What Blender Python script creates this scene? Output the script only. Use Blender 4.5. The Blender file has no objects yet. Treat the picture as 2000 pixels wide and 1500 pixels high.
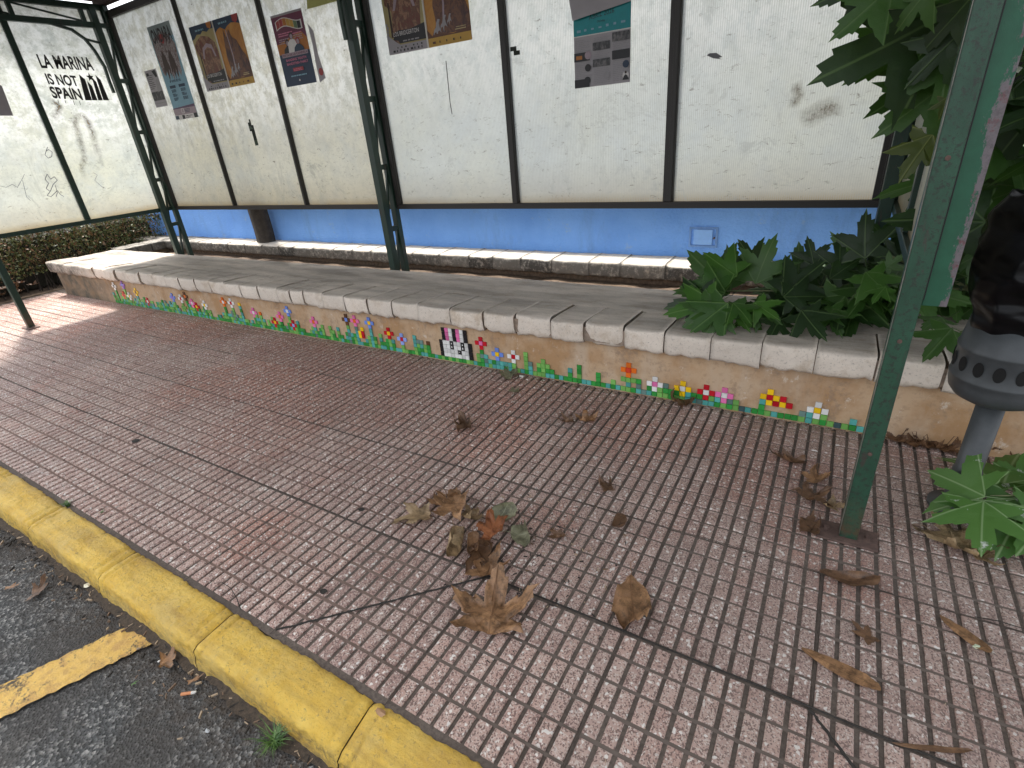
import bpy, bmesh, math, random
from mathutils import Vector as V, Matrix, noise
from math import sin, cos, pi, radians, atan2, sqrt, exp

# ------------------------------------------------------------------ camera, world, sun
C = bpy.context.scene
CAMH = 1.15
RIGHT = V((0.8577, 0.5074, -0.0827)).normalized()
FWD = V((-0.4881, 0.7534, -0.4407)).normalized()
DOWN = FWD.cross(RIGHT).normalized()
RIGHT = DOWN.cross(FWD).normalized()
FPX = 1019.84
cd = bpy.data.cameras.new('camera'); cam = bpy.data.objects.new('camera', cd)
C.collection.objects.link(cam); C.camera = cam
cd.sensor_width = 36; cd.lens = FPX / 2000 * 36; cd.clip_start = .02; cd.clip_end = 500
up = -DOWN; bk = -FWD
cam.matrix_world = Matrix(((RIGHT.x, up.x, bk.x, 0), (RIGHT.y, up.y, bk.y, 0), (RIGHT.z, up.z, bk.z, CAMH), (0, 0, 0, 1)))

SUN_EL, SUN_AZ = 64, -62          # azimuth measured from +Y (behind the shelter) towards -X
W = bpy.data.worlds.new('World'); C.world = W; W.use_nodes = True
wn = W.node_tree.nodes; wl = W.node_tree.links
sky = wn.new('ShaderNodeTexSky'); sky.sky_type = 'NISHITA'; sky.sun_disc = False
sky.sun_elevation = radians(SUN_EL); sky.sun_rotation = radians(SUN_AZ)
sky.dust_density = 3.0; sky.air_density = 1.0
wn['Background'].inputs[1].default_value = .15
hs = wn.new('ShaderNodeHueSaturation'); hs.inputs['Saturation'].default_value = .22      # thin bright cloud veils the blue
wl.new(sky.outputs[0], hs.inputs['Color']); wl.new(hs.outputs[0], wn['Background'].inputs[0])
sd = bpy.data.lights.new('sun', 'SUN'); sd.energy = 2.3; sd.angle = radians(7); sd.color = (1, .95, .87)
so = bpy.data.objects.new('sun', sd); C.collection.objects.link(so)
sdir = V((sin(radians(SUN_AZ)) * cos(radians(SUN_EL)), cos(radians(SUN_AZ)) * cos(radians(SUN_EL)), sin(radians(SUN_EL))))
so.rotation_euler = sdir.to_track_quat('Z', 'Y').to_euler(); so.location = (-3, 6, 8)
C.view_settings.view_transform = 'Standard'; C.view_settings.look = 'None'
C.view_settings.exposure = 1.65; C.view_settings.gamma = 1

# ------------------------------------------------------------------ helpers
def ray(x, y): return RIGHT * ((x - 1000) / FPX) + DOWN * ((y - 750) / FPX) + FWD
def atz(x, y, z=0.):
    d = ray(x, y); t = (z - CAMH) / d.z; p = d * t; return V((p.x, p.y, z))
def aty(x, y, Y):
    d = ray(x, y); p = d * (Y / d.y); return V((p.x, Y, p.z + CAMH))
def atx(x, y, X):
    d = ray(x, y); p = d * (X / d.x); return V((X, p.y, p.z + CAMH))
R = random.Random(7)

class MB:
    def __init__(s): s.v = []; s.f = []; s.m = []; s.uv = None
    def add(s, vs, fs, mi=0):
        n = len(s.v); s.v += [tuple(v) for v in vs]
        for f in fs: s.f.append(tuple(i + n for i in f)); s.m.append(mi)
    def box(s, x0, x1, y0, y1, z0, z1, mi=0):
        s.add([(x0,y0,z0),(x1,y0,z0),(x1,y1,z0),(x0,y1,z0),(x0,y0,z1),(x1,y0,z1),(x1,y1,z1),(x0,y1,z1)],
              [(0,3,2,1),(4,5,6,7),(0,1,5,4),(1,2,6,5),(2,3,7,6),(3,0,4,7)], mi)
    def bar(s, a, b, w, h=None, side=V((1,0,0)), mi=0):
        a = V(a); b = V(b); h = h or w; d = (b - a).normalized()
        u = (side - d * side.dot(d)).normalized() * (w / 2); t = d.cross(u).normalized() * (h / 2)
        vs = [p + q for p in (a, b) for q in (u + t, -u + t, -u - t, u - t)]
        s.add(vs, [(3,2,1,0),(4,5,6,7),(0,1,5,4),(1,2,6,5),(2,3,7,6),(3,0,4,7)], mi)
    def tube(s, pts, rs, n=8, mi=0):
        pts = [V(p) for p in pts]; rs = rs if isinstance(rs, (list, tuple)) else [rs] * len(pts)
        k = len(s.v); prev = None
        for i, p in enumerate(pts):
            d = (pts[min(i + 1, len(pts) - 1)] - pts[max(i - 1, 0)]).normalized()
            u = (prev - d * prev.dot(d)).normalized() if prev else d.orthogonal().normalized()
            prev = u; t = d.cross(u)
            for j in range(n):
                a = 2 * pi * j / n; s.v.append(tuple(p + (u * cos(a) + t * sin(a)) * rs[i]))
        for i in range(len(pts) - 1):
            for j in range(n):
                a = k + i * n + j; b = k + i * n + (j + 1) % n
                s.f.append((a, b, b + n, a + n)); s.m.append(mi)
        s.f.append(tuple(k + j for j in reversed(range(n)))); s.m.append(mi)
        e = k + (len(pts) - 1) * n; s.f.append(tuple(e + j for j in range(n))); s.m.append(mi)
    def lathe(s, c, prof, n=40, mi=0, close=False):
        k = len(s.v)
        for r, z in prof:
            for j in range(n): a = 2 * pi * j / n; s.v.append((c[0] + r * cos(a), c[1] + r * sin(a), z))
        for i in range(len(prof) - 1):
            for j in range(n):
                a = k + i * n + j; b = k + i * n + (j + 1) % n
                s.f.append((a, b, b + n, a + n)); s.m.append(mi)

def link(name, me, parent=None, base=None):
    o = bpy.data.objects.new(name, me); C.collection.objects.link(o)
    if parent is not None:
        o.parent = parent
        if parent.type == 'EMPTY': o.location = -parent.location
        elif parent.parent is None and parent.type == 'MESH': o.location = -parent.location
    return o
def tag(o, label=None, cat=None, group=None, kind=None):
    if label: o['label'] = label
    if cat: o['category'] = cat
    if group: o['group'] = group
    if kind: o['kind'] = kind
    return o
def obj(name, mb, mats, parent=None, smooth=False, bevel=0, base=None):
    me = bpy.data.meshes.new(name); vs = mb.v
    if base is not None: vs = [(v[0]-base[0], v[1]-base[1], v[2]-base[2]) for v in vs]
    me.from_pydata(vs, [], mb.f)
    if not isinstance(mats, (list, tuple)): mats = [mats]
    for m in mats: me.materials.append(m)
    me.polygons.foreach_set('material_index', mb.m)
    if mb.uv:
        l = me.uv_layers.new(name='UVMap')
        for i, lp in enumerate(me.loops): l.data[i].uv = mb.uv[lp.vertex_index]
    if smooth: me.polygons.foreach_set('use_smooth', [True] * len(mb.f))
    me.update(); o = link(name, me, parent)
    if base is not None: o.location = o.location + V(base)
    if bevel:
        b = o.modifiers.new('b', 'BEVEL'); b.width = bevel; b.segments = 2; b.limit_method = 'ANGLE'; b.angle_limit = radians(40)
    return o
def empty(name, loc, label, cat, group=None):
    o = bpy.data.objects.new(name, None); C.collection.objects.link(o); o.location = loc; o.empty_display_size = .1
    return tag(o, label, cat, group)
def struct(name, mb, mats, **k): return tag(obj(name, mb, mats, **k), kind='structure')

# ------------------------------------------------------------------ material kit
class NT:
    def __init__(s, name):
        s.mat = bpy.data.materials.new(name); s.mat.use_nodes = True
        s.t = s.mat.node_tree; s.n = s.t.nodes; s.b = s.n['Principled BSDF']; s.out = s.n['Material Output']
        s.co = s.n.new('ShaderNodeTexCoord').outputs['Object']
    def L(s, a, b): s.t.links.new(a, b)
    def setv(s, i, v):
        if hasattr(v, 'is_output') or isinstance(v, bpy.types.NodeSocket): s.L(v, i)
        else: i.default_value = (*v, 1) if isinstance(v, tuple) and len(v) == 3 and i.type == 'RGBA' else v
    def mp(s, scale=(1,1,1), rot=(0,0,0), src=None):
        m = s.n.new('ShaderNodeMapping'); s.L(src or s.co, m.inputs[0]); m.inputs['Scale'].default_value = scale
        m.inputs['Rotation'].default_value = rot; return m.outputs[0]
    def noise(s, sc, det=4, rough=.6, src=None, dist=0):
        m = s.n.new('ShaderNodeTexNoise'); s.L(src or s.co, m.inputs['Vector']); m.inputs['Scale'].default_value = sc
        m.inputs['Detail'].default_value = det; m.inputs['Roughness'].default_value = rough; m.inputs['Distortion'].default_value = dist
        return m.outputs['Fac']
    def vor(s, sc, out='Color', feat='F1', src=None, rnd=1):
        m = s.n.new('ShaderNodeTexVoronoi'); m.feature = feat; s.L(src or s.co, m.inputs['Vector']); m.inputs['Scale'].default_value = sc
        m.inputs['Randomness'].default_value = rnd; return m.outputs[out]
    def ramp(s, f, stops, interp='LINEAR'):
        m = s.n.new('ShaderNodeValToRGB'); s.L(f, m.inputs[0]); r = m.color_ramp; r.interpolation = interp
        while len(r.elements) > 1: r.elements.remove(r.elements[0])
        r.elements[0].position = stops[0][0]; c = stops[0][1]; r.elements[0].color = (*c, 1) if isinstance(c, tuple) else (c, c, c, 1)
        for p, c in stops[1:]:
            e = r.elements.new(p); e.color = (*c, 1) if isinstance(c, tuple) else (c, c, c, 1)
        return m.outputs[0]
    def mix(s, f, a, b, mode='MIX'):
        m = s.n.new('ShaderNodeMix'); m.data_type = 'RGBA'; m.blend_type = mode
        s.setv(m.inputs[0], f); s.setv(m.inputs[6], a); s.setv(m.inputs[7], b); return m.outputs[2]
    def math(s, op, a, b=0., c=None):
        m = s.n.new('ShaderNodeMath'); m.operation = op; s.setv(m.inputs[0], a); s.setv(m.inputs[1], b)
        if c is not None: s.setv(m.inputs[2], c)
        return m.outputs[0]
    def xyz(s, src=None):
        m = s.n.new('ShaderNodeSeparateXYZ'); s.L(src or s.co, m.inputs[0]); return m.outputs
    def bump(s, h, st=.3, d=.01):
        m = s.n.new('ShaderNodeBump'); s.L(h, m.inputs['Height']); m.inputs['Strength'].default_value = st; m.inputs['Distance'].default_value = d
        s.L(m.outputs[0], s.b.inputs['Normal']); return m
    def done(s, col=None, rough=.7, metal=0, spec=None):
        if col is not None: s.setv(s.b.inputs['Base Color'], col)
        s.setv(s.b.inputs['Roughness'], rough); s.b.inputs['Metallic'].default_value = metal
        if spec is not None: s.b.inputs['Specular IOR Level'].default_value = spec
        return s.mat

def plain(name, col, rough=.6, var=.25, sc=30, metal=0):
    t = NT(name); n = t.noise(sc, 5, .65)
    c = t.mix(t.ramp(n, [(.3, 0.), (.7, 1.)]), tuple(x * (1 - var) for x in col), tuple(min(1, x * (1 + var)) for x in col))
    return t.done(c, rough, metal)

# --- paving
def m_paver():
    t = NT('pink_terrazzo')
    co = t.co
    big = t.noise(1.1, 3, .6)
    mid = t.noise(5, 5, .65)
    tm = t.n.new('ShaderNodeVectorMath'); tm.operation = 'SNAP'; tm.inputs[1].default_value = (.412, .412, 9)
    ofs = t.n.new('ShaderNodeVectorMath'); ofs.operation = 'ADD'; ofs.inputs[1].default_value = (.298 + .412, -.866 + .824, 5); t.L(co, ofs.inputs[0]); t.L(ofs.outputs[0], tm.inputs[0])
    wh = t.n.new('ShaderNodeTexWhiteNoise'); t.L(tm.outputs[0], wh.inputs['Vector'])
    bs = t.n.new('ShaderNodeVectorMath'); bs.operation = 'SNAP'; bs.inputs[1].default_value = (.0412, .06867, 9); t.L(ofs.outputs[0], bs.inputs[0])
    wb = t.n.new('ShaderNodeTexWhiteNoise'); t.L(bs.outputs[0], wb.inputs['Vector'])
    c = t.mix(t.ramp(mid, [(.35, 0.), (.65, 1.)]), (.50, .31, .25), (.57, .42, .355))
    # worn red dye patches
    yy = t.xyz()[1]
    c = t.mix(t.math('MULTIPLY', t.ramp(t.math('ADD', big, t.math('MULTIPLY_ADD', yy, .13, -.17)), [(.50, 0.), (.58, 1.)]), .7), c, (.43, .175, .115))
    # ochre-red dye spilt in patches
    for (qx, qy, rad, amt) in ((500, 1045, .16, .6), (930, 850, .30, .6), (1230, 860, .26, .6), (1080, 1010, .13, .45), (300, 620, .9, .55), (640, 700, .6, .5), (1480, 900, .25, .4), (980, 800, .3, .35), (520, 830, .35, .35)):
        p_ = atz(qx, qy); vm = t.n.new('ShaderNodeVectorMath'); vm.operation = 'DISTANCE'; t.L(co, vm.inputs[0]); vm.inputs[1].default_value = (p_.x, p_.y, 0)
        d_ = t.math('ADD', t.math('DIVIDE', vm.outputs['Value'], rad), t.math('MULTIPLY_ADD', mid, 1.2, -.6))
        c = t.mix(t.ramp(d_, [(.45, amt), (1., 0.)]), c, (.50, .21, .135))
    c = t.mix(t.math('MULTIPLY', wh.outputs['Value'], .5), c, (.27, .20, .18))
    c = t.mix(t.math('MULTIPLY', wb.outputs['Value'], .4), c, (.27, .17, .15))
    # marble chips
    v = t.vor(330); s = t.xyz(v)
    c = t.mix(t.ramp(s[0], [(.77, 0.), (.83, .8)]), c, (.62, .53, .46))
    c = t.mix(t.ramp(s[1], [(.70, 0.), (.76, .9)]), c, (.14, .075, .065))
    v2 = t.xyz(t.vor(170)); c = t.mix(t.ramp(v2[0], [(.94, 0.), (.96, .9)]), c, (.80, .76, .70))
    # random dark grime, then tree shade painted in, deepening to the right
    g = t.noise(2.3, 6, .7); c = t.mix(t.math('MULTIPLY', t.ramp(g, [(.45, 0.), (.75, 1.)]), .35), c, (.16, .13, .11))
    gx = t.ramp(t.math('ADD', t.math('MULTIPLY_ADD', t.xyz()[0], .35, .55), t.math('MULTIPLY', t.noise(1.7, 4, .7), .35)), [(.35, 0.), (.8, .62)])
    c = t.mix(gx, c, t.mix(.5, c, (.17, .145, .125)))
    st = t.noise(13, 6, .8); c = t.mix(t.ramp(st, [(.6, 0.), (.7, .55)]), c, (.10, .08, .065))
    t.bump(t.noise(160, 4, .7), .35, .002)
    return t.done(c, .62)
def m_groove():
    t = NT('paver_groove_dirt'); g = t.noise(3, 5, .6); n = t.noise(120, 4, .7)
    c = t.mix(t.ramp(g, [(.35, 0.), (.65, 1.)]), (.10, .08, .066), (.17, .135, .11))
    c = t.mix(t.ramp(n, [(.4, 0.), (.7, 1.)]), c, (.07, .055, .045)); t.bump(n, .6, .003)
    return t.done(c, .95)
def m_asphalt():
    t = NT('asphalt'); v = t.vor(150); s = t.xyz(v); n = t.noise(5, 4, .6)
    c = t.ramp(s[0], [(0, (.028, .029, .029)), (.55, (.06, .061, .06)), (.8, (.13, .13, .125)), (1, (.30, .29, .27))])
    c = t.mix(t.ramp(n, [(.42, 0.), (.62, .75)]), c, (.04, .036, .032)); yk = t.math('MULTIPLY', t.ramp(t.xyz()[1], [(.12, 0.), (.3, 1.)]), t.ramp(t.noise(30, 5, .75), [(.4, 0.), (.6, .85)])); c = t.mix(yk, c, (.055, .04, .028))
    t.bump(t.vor(150, 'Distance'), .8, .006); return t.done(c, .85)
def m_yellow(worn=.45):
    t = NT('yellow_road_paint'); n = t.noise(14, 6, .7); f = t.noise(90, 5, .75); st = t.noise(6, 5, .7, src=t.mp((.5, 4, 4)))
    c = t.mix(t.ramp(n, [(.3, 0.), (.7, 1.)]), (.70, .42, .04), (.82, .57, .12))
    c = t.mix(t.ramp(st, [(.42, 0.), (.7, .8)]), c, (.40, .24, .05))
    c = t.mix(t.ramp(f, [(worn + .09, 0.), (worn + .2, .75)]), c, (.25, .17, .07))
    fz = t.xyz()[2]; face = t.ramp(t.math('MULTIPLY', fz, -1.), [(.02, 0.), (.05, 1.)])
    c = t.mix(t.math('MULTIPLY', face, t.ramp(t.noise(35, 6, .8), [(.42, 0.), (.6, .75)])), c, (.16, .11, .05))
    c = t.mix(t.ramp(t.noise(3, 6, .75), [(.5, 0.), (.62, .4)]), c, (.72, .55, .2))
    v = t.vor(60, 'Distance'); c = t.mix(t.ramp(v, [(.0, .5), (.08, 0.)]), c, (.2, .13, .06))
    t.bump(t.math('ADD', t.noise(70, 6, .8), t.noise(14, 4, .7)), 1., .008); return t.done(c, .62)
def m_kerbpaint():
    return m_yellow(.47)
def m_linepaint():
    t = NT('worn_yellow_line'); n = t.noise(70, 5, .8); b = t.noise(7, 3, .6); v = t.vor(130)
    s = t.xyz(v)
    c = t.mix(t.ramp(n, [(.3, 0.), (.7, 1.)]), (.62, .38, .08), (.74, .50, .15))
    k = t.math('ADD', t.math('MULTIPLY', n, .6), t.math('MULTIPLY', b, .55))
    c = t.mix(t.ramp(t.noise(30, 5, .7), [(.45, 0.), (.6, .6)]), c, (.42, .24, .09)); c = t.mix(t.ramp(k, [(.59, 0.), (.66, 1.)]), c, (.06, .05, .04)); t.bump(n, .9, .005); return t.done(c, .75)
def m_plaster():
    t = NT('ochre_plaster'); n = t.noise(3.5, 6, .65); f = t.noise(40, 5, .7); st = t.noise(3, 5, .6, src=t.mp((3, 1, .8)))
    c = t.mix(t.ramp(n, [(.42, 0.), (.56, 1.)]), (.40, .24, .12), (.50, .35, .22))
    c = t.mix(t.ramp(st, [(.5, 0.), (.72, .65)]), c, (.52, .42, .32))
    c = t.mix(t.ramp(f, [(.52, 0.), (.7, .5)]), c, (.26, .17, .10)); c = t.mix(t.ramp(t.noise(8, 6, .8), [(.56, 0.), (.64, .6)]), c, (.25, .18, .13)); c = t.mix(t.ramp(t.noise(13, 6, .8, src=t.mp((1.2, 1, 1), (0, .4, 0))), [(.60, 0.), (.66, .7)]), c, (.62, .54, .45))
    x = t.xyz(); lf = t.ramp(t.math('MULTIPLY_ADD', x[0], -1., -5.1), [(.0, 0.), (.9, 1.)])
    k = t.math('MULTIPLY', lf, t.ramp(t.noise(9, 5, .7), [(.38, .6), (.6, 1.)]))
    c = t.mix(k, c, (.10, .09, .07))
    t.bump(t.noise(60, 5, .7), .5, .004); return t.done(c, .9)
def m_coping(name='weathered_coping', topdark=.65, facedark=0., face=(.80, .71, .61)):
    t = NT(name); n = t.noise(6, 6, .7); f = t.noise(120, 4, .8); st = t.noise(2.2, 5, .65, src=t.mp((.7, 3.5, 3)))
    c = t.mix(t.ramp(n, [(.3, 0.), (.7, 1.)]), tuple(x * .82 for x in face), face)
    c = t.mix(t.ramp(f, [(.56, 0.), (.68, .75)]), c, (.2, .17, .15)); c = t.mix(t.ramp(t.noise(9, 6, .75), [(.5, 0.), (.66, .6)]), c, (.42, .31, .20))
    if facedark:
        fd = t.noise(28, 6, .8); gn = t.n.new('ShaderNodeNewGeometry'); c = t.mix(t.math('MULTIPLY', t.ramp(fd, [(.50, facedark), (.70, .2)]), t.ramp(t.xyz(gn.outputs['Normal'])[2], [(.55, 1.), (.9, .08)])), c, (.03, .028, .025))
    g = t.n.new('ShaderNodeNewGeometry'); nz = t.xyz(g.outputs['Normal'])[2]
    isl = g.outputs['Random Per Island']; c = t.mix(t.math('MULTIPLY', isl, .35), c, tuple(x * .6 for x in face))
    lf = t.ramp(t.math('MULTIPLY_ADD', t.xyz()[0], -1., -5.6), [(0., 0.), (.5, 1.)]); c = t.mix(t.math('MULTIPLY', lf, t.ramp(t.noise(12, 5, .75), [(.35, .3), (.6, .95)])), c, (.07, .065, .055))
    lich = t.mix(t.ramp(st, [(.38, 0.), (.64, 1.)]), (.17, .145, .12), (.60, .52, .44))
    lich = t.mix(t.ramp(t.noise(30, 6, .75), [(.55, 0.), (.72, .45)]), lich, (.08, .07, .06))
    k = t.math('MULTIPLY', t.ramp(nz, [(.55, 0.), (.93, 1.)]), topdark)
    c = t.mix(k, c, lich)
    t.bump(t.math('ADD', t.noise(45, 6, .75), t.math('MULTIPLY', n, 1.5)), .6, .006); return t.done(c, .92)
def m_stucco():
    t = NT('blue_stucco'); n = t.noise(2.5, 4, .6); f = t.noise(40, 5, .65)
    c = t.mix(t.ramp(n, [(.3, 0.), (.7, 1.)]), (.14, .33, .78), (.20, .42, .88))
    c = t.mix(t.ramp(f, [(.62, 0.), (.8, .5)]), c, (.10, .18, .42))
    m = t.noise(6, 6, .8); c = t.mix(t.ramp(m, [(.60, 0.), (.72, .55)]), c, (.42, .48, .52)); m2 = t.noise(2, 6, .75, src=t.mp((2, 1, .6))); c = t.mix(t.ramp(m2, [(.52, 0.), (.66, .4)]), c, (.13, .26, .55))
    t.bump(t.noise(55, 4, .6), .9, .012); return t.done(c, .85)
def m_green(name='green_post_paint', col=(.019, .068, .040), wear=.54, worn=(.02, .028, .022)):
    t = NT(name); n = t.noise(9, 5, .7, src=t.mp((2, 2, .7))); f = t.noise(75, 5, .75); sc = t.noise(6, 6, .75, src=t.mp((6, 6, 1.5)))
    c = t.mix(t.ramp(n, [(.3, 0.), (.7, 1.)]), tuple(x * .7 for x in col), tuple(x * 1.2 for x in col))
    c = t.mix(t.ramp(f, [(wear - .02, 0.), (wear + .06, .9)]), c, worn)
    zr = t.xyz()[2]; c = t.mix(t.math('MULTIPLY', t.ramp(zr, [(.02, 1.), (.16, 0.)]), t.ramp(t.noise(28, 5, .75), [(.4, 0.), (.6, .85)])), c, (.09, .045, .025))
    c = t.mix(t.ramp(sc, [(.58, 0.), (.66, .75)]), c, (.05, .03, .03)); c = t.mix(t.ramp(t.noise(170, 4, .8), [(.62, 0.), (.68, .8)]), c, (.008, .010, .008))
    t.bump(f, .3, .002); return t.done(c, .42)
def m_peel():
    t = NT('peeling_green_paint'); n = t.noise(14, 6, .75, src=t.mp((1.4, 1.4, .55))); x = t.xyz()
    e = t.math('MULTIPLY_ADD', x[0], 9., -1.93)     # wear grows towards the outer edge of the bar
    k = t.math('ADD', t.math('MULTIPLY', n, 1.1), e)
    c = t.mix(t.ramp(t.noise(20, 4, .6), [(.3, 0.), (.7, 1.)]), (.008, .07, .036), (.012, .095, .05))
    lay = t.mix(t.ramp(t.noise(25, 5, .7), [(.56, 0.), (.66, 1.)]), (.14, .12, .13), (.13, .035, .04))
    lay = t.mix(t.ramp(t.noise(90, 5, .8), [(.45, 0.), (.65, .7)]), lay, (.07, .06, .065))
    c = t.mix(t.ramp(k, [(.64, 0.), (.68, 1.)]), c, lay); t.bump(k, .4, .003); return t.done(c, .5)
def m_frame(name='dark_bronze_frame', col=(.02, .017, .015)):
    t = NT(name); f = t.noise(60, 5, .8, src=t.mp((3, 3, .6)))
    c = t.mix(t.ramp(f, [(.6, 0.), (.78, .5)]), col, (.16, .12, .10)); return t.done(c, .55)
def m_panel(name, tint, dirt, ribs=0., warm=.5):
    t = NT(name); x = t.xyz()
    big = t.noise(1.6, 4, .6); mid = t.noise(9, 6, .72); fine = t.noise(55, 5, .8)
    c = t.mix(t.ramp(big, [(.35, 0.), (.68, 1.)]), tint, tuple(a * b for a, b in zip(tint, (1, .97, .87))))
    c = t.mix(t.math('MULTIPLY', t.ramp(mid, [(.45, 0.), (.66, 1.)]), dirt), c, tuple(x * .74 for x in tint))
    c = t.mix(t.math('MULTIPLY', t.ramp(t.noise(4, 6, .75), [(.48, 0.), (.60, 1.)]), dirt * .8), c, tuple(x * y for x, y in zip(tint, (.80, .84, .9))))
    c = t.mix(t.math('MULTIPLY', t.ramp(fine, [(.50, 0.), (.66, 1.)]), dirt * .7), c, tuple(x * .6 for x in tint))
    # rusty yellow run-off along the bottom rail
    low = t.ramp(t.math('ADD', x[2], t.math('MULTIPLY', big, .06)), [(.76, .85), (.81, .35), (.98, 0.)])
    c = t.mix(low, c, (.30, .22, .11))
    # glue smears and scuffs
    v = t.noise(3.1, 7, .82, dist=1.5); c = t.mix(t.math('MULTIPLY', t.ramp(v, [(.57, 0.), (.62, 1.)]), dirt * .9), c, tuple(x * .5 for x in tint))
    v = t.noise(22, 5, .8, src=t.mp((1, 1, 2.5)), dist=.8); c = t.mix(t.math('MULTIPLY', t.ramp(v, [(.60, 0.), (.66, 1.)]), .75), c, (.10, .09, .07))
    v = t.noise(2.6, 7, .85, src=t.mp((1, 1, .5), (0, 0, .3)), dist=.7); c = t.mix(t.math('MULTIPLY', t.ramp(v, [(.55, 0.), (.60, 1.)]), .35), c, tuple(x * .55 for x in tint))
    # upper half painted paler for the light from above, broken by noise
    v = t.noise(11, 6, .8, src=t.mp((1.3, 1, 1))); hi = t.ramp(x[2], [(1.2, 0.), (1.2, 0.)]) if False else t.math('MULTIPLY', t.ramp(t.math('MULTIPLY', x[2], .5), [(.58, 0.), (.75, 1.)]), t.ramp(v, [(.42, 0.), (.58, 1.)]))
    c = t.mix(t.math('MULTIPLY', hi, .75), c, (.80, .82, .80))
    if ribs:
        w = t.n.new('ShaderNodeTexWave'); w.wave_type = 'BANDS'; w.bands_direction = 'X'; w.inputs['Scale'].default_value = ribs
        w.inputs['Distortion'].default_value = .15; w.inputs['Detail'].default_value = 1; t.L(t.co, w.inputs['Vector'])
        c = t.mix(t.math('MULTIPLY', w.outputs['Fac'], .5), c, (.40, .41, .39))
    df = t.n.new('ShaderNodeBsdfDiffuse'); tr = t.n.new('ShaderNodeBsdfTranslucent'); gl = t.n.new('ShaderNodeBsdfGlossy')
    gl.inputs['Roughness'].default_value = .35
    for q in (df, tr): t.L(c, q.inputs[0])
    m1 = t.n.new('ShaderNodeMixShader'); m1.inputs[0].default_value = .62; t.L(df.outputs[0], m1.inputs[1]); t.L(tr.outputs[0], m1.inputs[2])
    m2 = t.n.new('ShaderNodeMixShader'); m2.inputs[0].default_value = .03; t.L(m1.outputs[0], m2.inputs[1]); t.L(gl.outputs[0], m2.inputs[2])
    t.L(m2.outputs[0], t.out.inputs['Surface']); return t.mat
def m_leaf(name, c1, c2, vein, trans=.35, spots=0.):
    t = NT(name); uv = t.n.new('ShaderNodeTexCoord').outputs['UV']; s = t.xyz(uv); u, v = s[0], s[1]
    best = None
    for a in (0, 45, -45, 92, -92):
        ca, sa = cos(radians(a)), sin(radians(a))
        d = t.math('ABSOLUTE', t.math('SUBTRACT', t.math('MULTIPLY', u, ca), t.math('MULTIPLY', v, sa)))
        al = t.math('ADD', t.math('MULTIPLY', u, sa), t.math('MULTIPLY', v, ca))
        d = t.math('ADD', d, t.math('MULTIPLY', t.math('LESS_THAN', al, 0.), 1.))
        best = d if best is None else t.math('MINIMUM', best, d)
    oi = t.n.new('ShaderNodeNewGeometry').outputs['Random Per Island']
    n = t.noise(12, 5, .65)
    c = t.mix(t.ramp(t.math('ADD', t.math('MULTIPLY', n, .4), t.math('MULTIPLY', oi, .6)), [(.3, 0.), (.8, 1.)]), c1, c2)
    if trans < .2: c = t.mix(t.ramp(t.noise(34, 6, .8), [(.46, 0.), (.66, .85)]), c, tuple(x * .3 for x in c1)); c = t.mix(t.ramp(t.noise(20, 5, .75, src=t.mp((1, 1, 1), (.5, 0, .7))), [(.52, 0.), (.68, .6)]), c, tuple(min(1, x * 1.5) for x in c2))
    c = t.mix(t.ramp(best, [(.005, .6), (.014, 0.)]), c, vein)
    if spots:
        k = t.noise(16, 5, .75); c = t.mix(t.ramp(k, [(.62, 0.), (.68, spots)]), c, (.62, .64, .60))
    pb = t.b; t.setv(pb.inputs['Base Color'], c); pb.inputs['Roughness'].default_value = .5
    t.bump(t.math('ADD', t.ramp(best, [(0, 0.), (.03, 1.)]), t.math('MULTIPLY', t.noise(25, 5, .7), 2.)), .25, .004)
    tr = t.n.new('ShaderNodeBsdfTranslucent'); t.L(t.mix(.5, c, (.10, .22, .01)) if trans > .2 else c, tr.inputs[0])
    m = t.n.new('ShaderNodeMixShader'); m.inputs[0].default_value = trans; t.L(pb.outputs[0], m.inputs[1]); t.L(tr.outputs[0], m.inputs[2])
    t.L(m.outputs[0], t.out.inputs['Surface']); return t.mat

def m_dust():
    t = NT('dust_in_joints'); n = t.noise(10, 5, .7)
    c = t.mix(t.ramp(n, [(.35, 0.), (.65, 1.)]), (.15, .10, .08), (.25, .17, .135))
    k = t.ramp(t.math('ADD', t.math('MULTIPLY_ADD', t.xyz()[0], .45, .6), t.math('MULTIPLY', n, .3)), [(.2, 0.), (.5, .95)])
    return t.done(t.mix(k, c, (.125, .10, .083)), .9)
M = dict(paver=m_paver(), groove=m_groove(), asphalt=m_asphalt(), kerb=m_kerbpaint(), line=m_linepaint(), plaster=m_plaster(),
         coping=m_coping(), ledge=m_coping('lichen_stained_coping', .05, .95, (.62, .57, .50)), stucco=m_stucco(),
         post=m_green(), peel=m_peel(), truss=m_green('dark_green_steel', (.012, .035, .024), .66, (.01, .012, .01)), frame=m_frame(),
         soil=plain('dry_soil', (.11, .075, .05), .95, .5, 40), rust=plain('rusty_plate', (.10, .062, .05), .8, .4, 60),
         roof=plain('dark_roof_sheet', (.05, .03, .025), .8, .3), wood=plain('dark_weathered_timber', (.035, .028, .023), .9, .5, 20),
         mortar=plain('mortar', (.26, .2, .155), .95, .3, 60), grime=plain('black_grit', (.03, .026, .022), .95, .5, 150),
         dust=m_dust(), bluedk=plain('blue_recess_shade', (.14, .28, .58), .6, .2), bluelt=plain('blue_metal_door', (.22, .43, .84), .5, .06), black=plain('black_paint', (.012, .012, .012), .6, .2), bark=plain('green_brown_twig', (.14, .16, .07), .7, .3),
         binm=plain('grey_bin_metal', (.048, .054, .058), .45, .25, 18), hole=plain('hole_black', (.004, .004, .004), .9, .1),
         paper=plain('white_paper', (.6, .58, .54), .7, .06, 20), graypaper=plain('grey_paper', (.30, .285, .30), .7, .08, 8))
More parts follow.
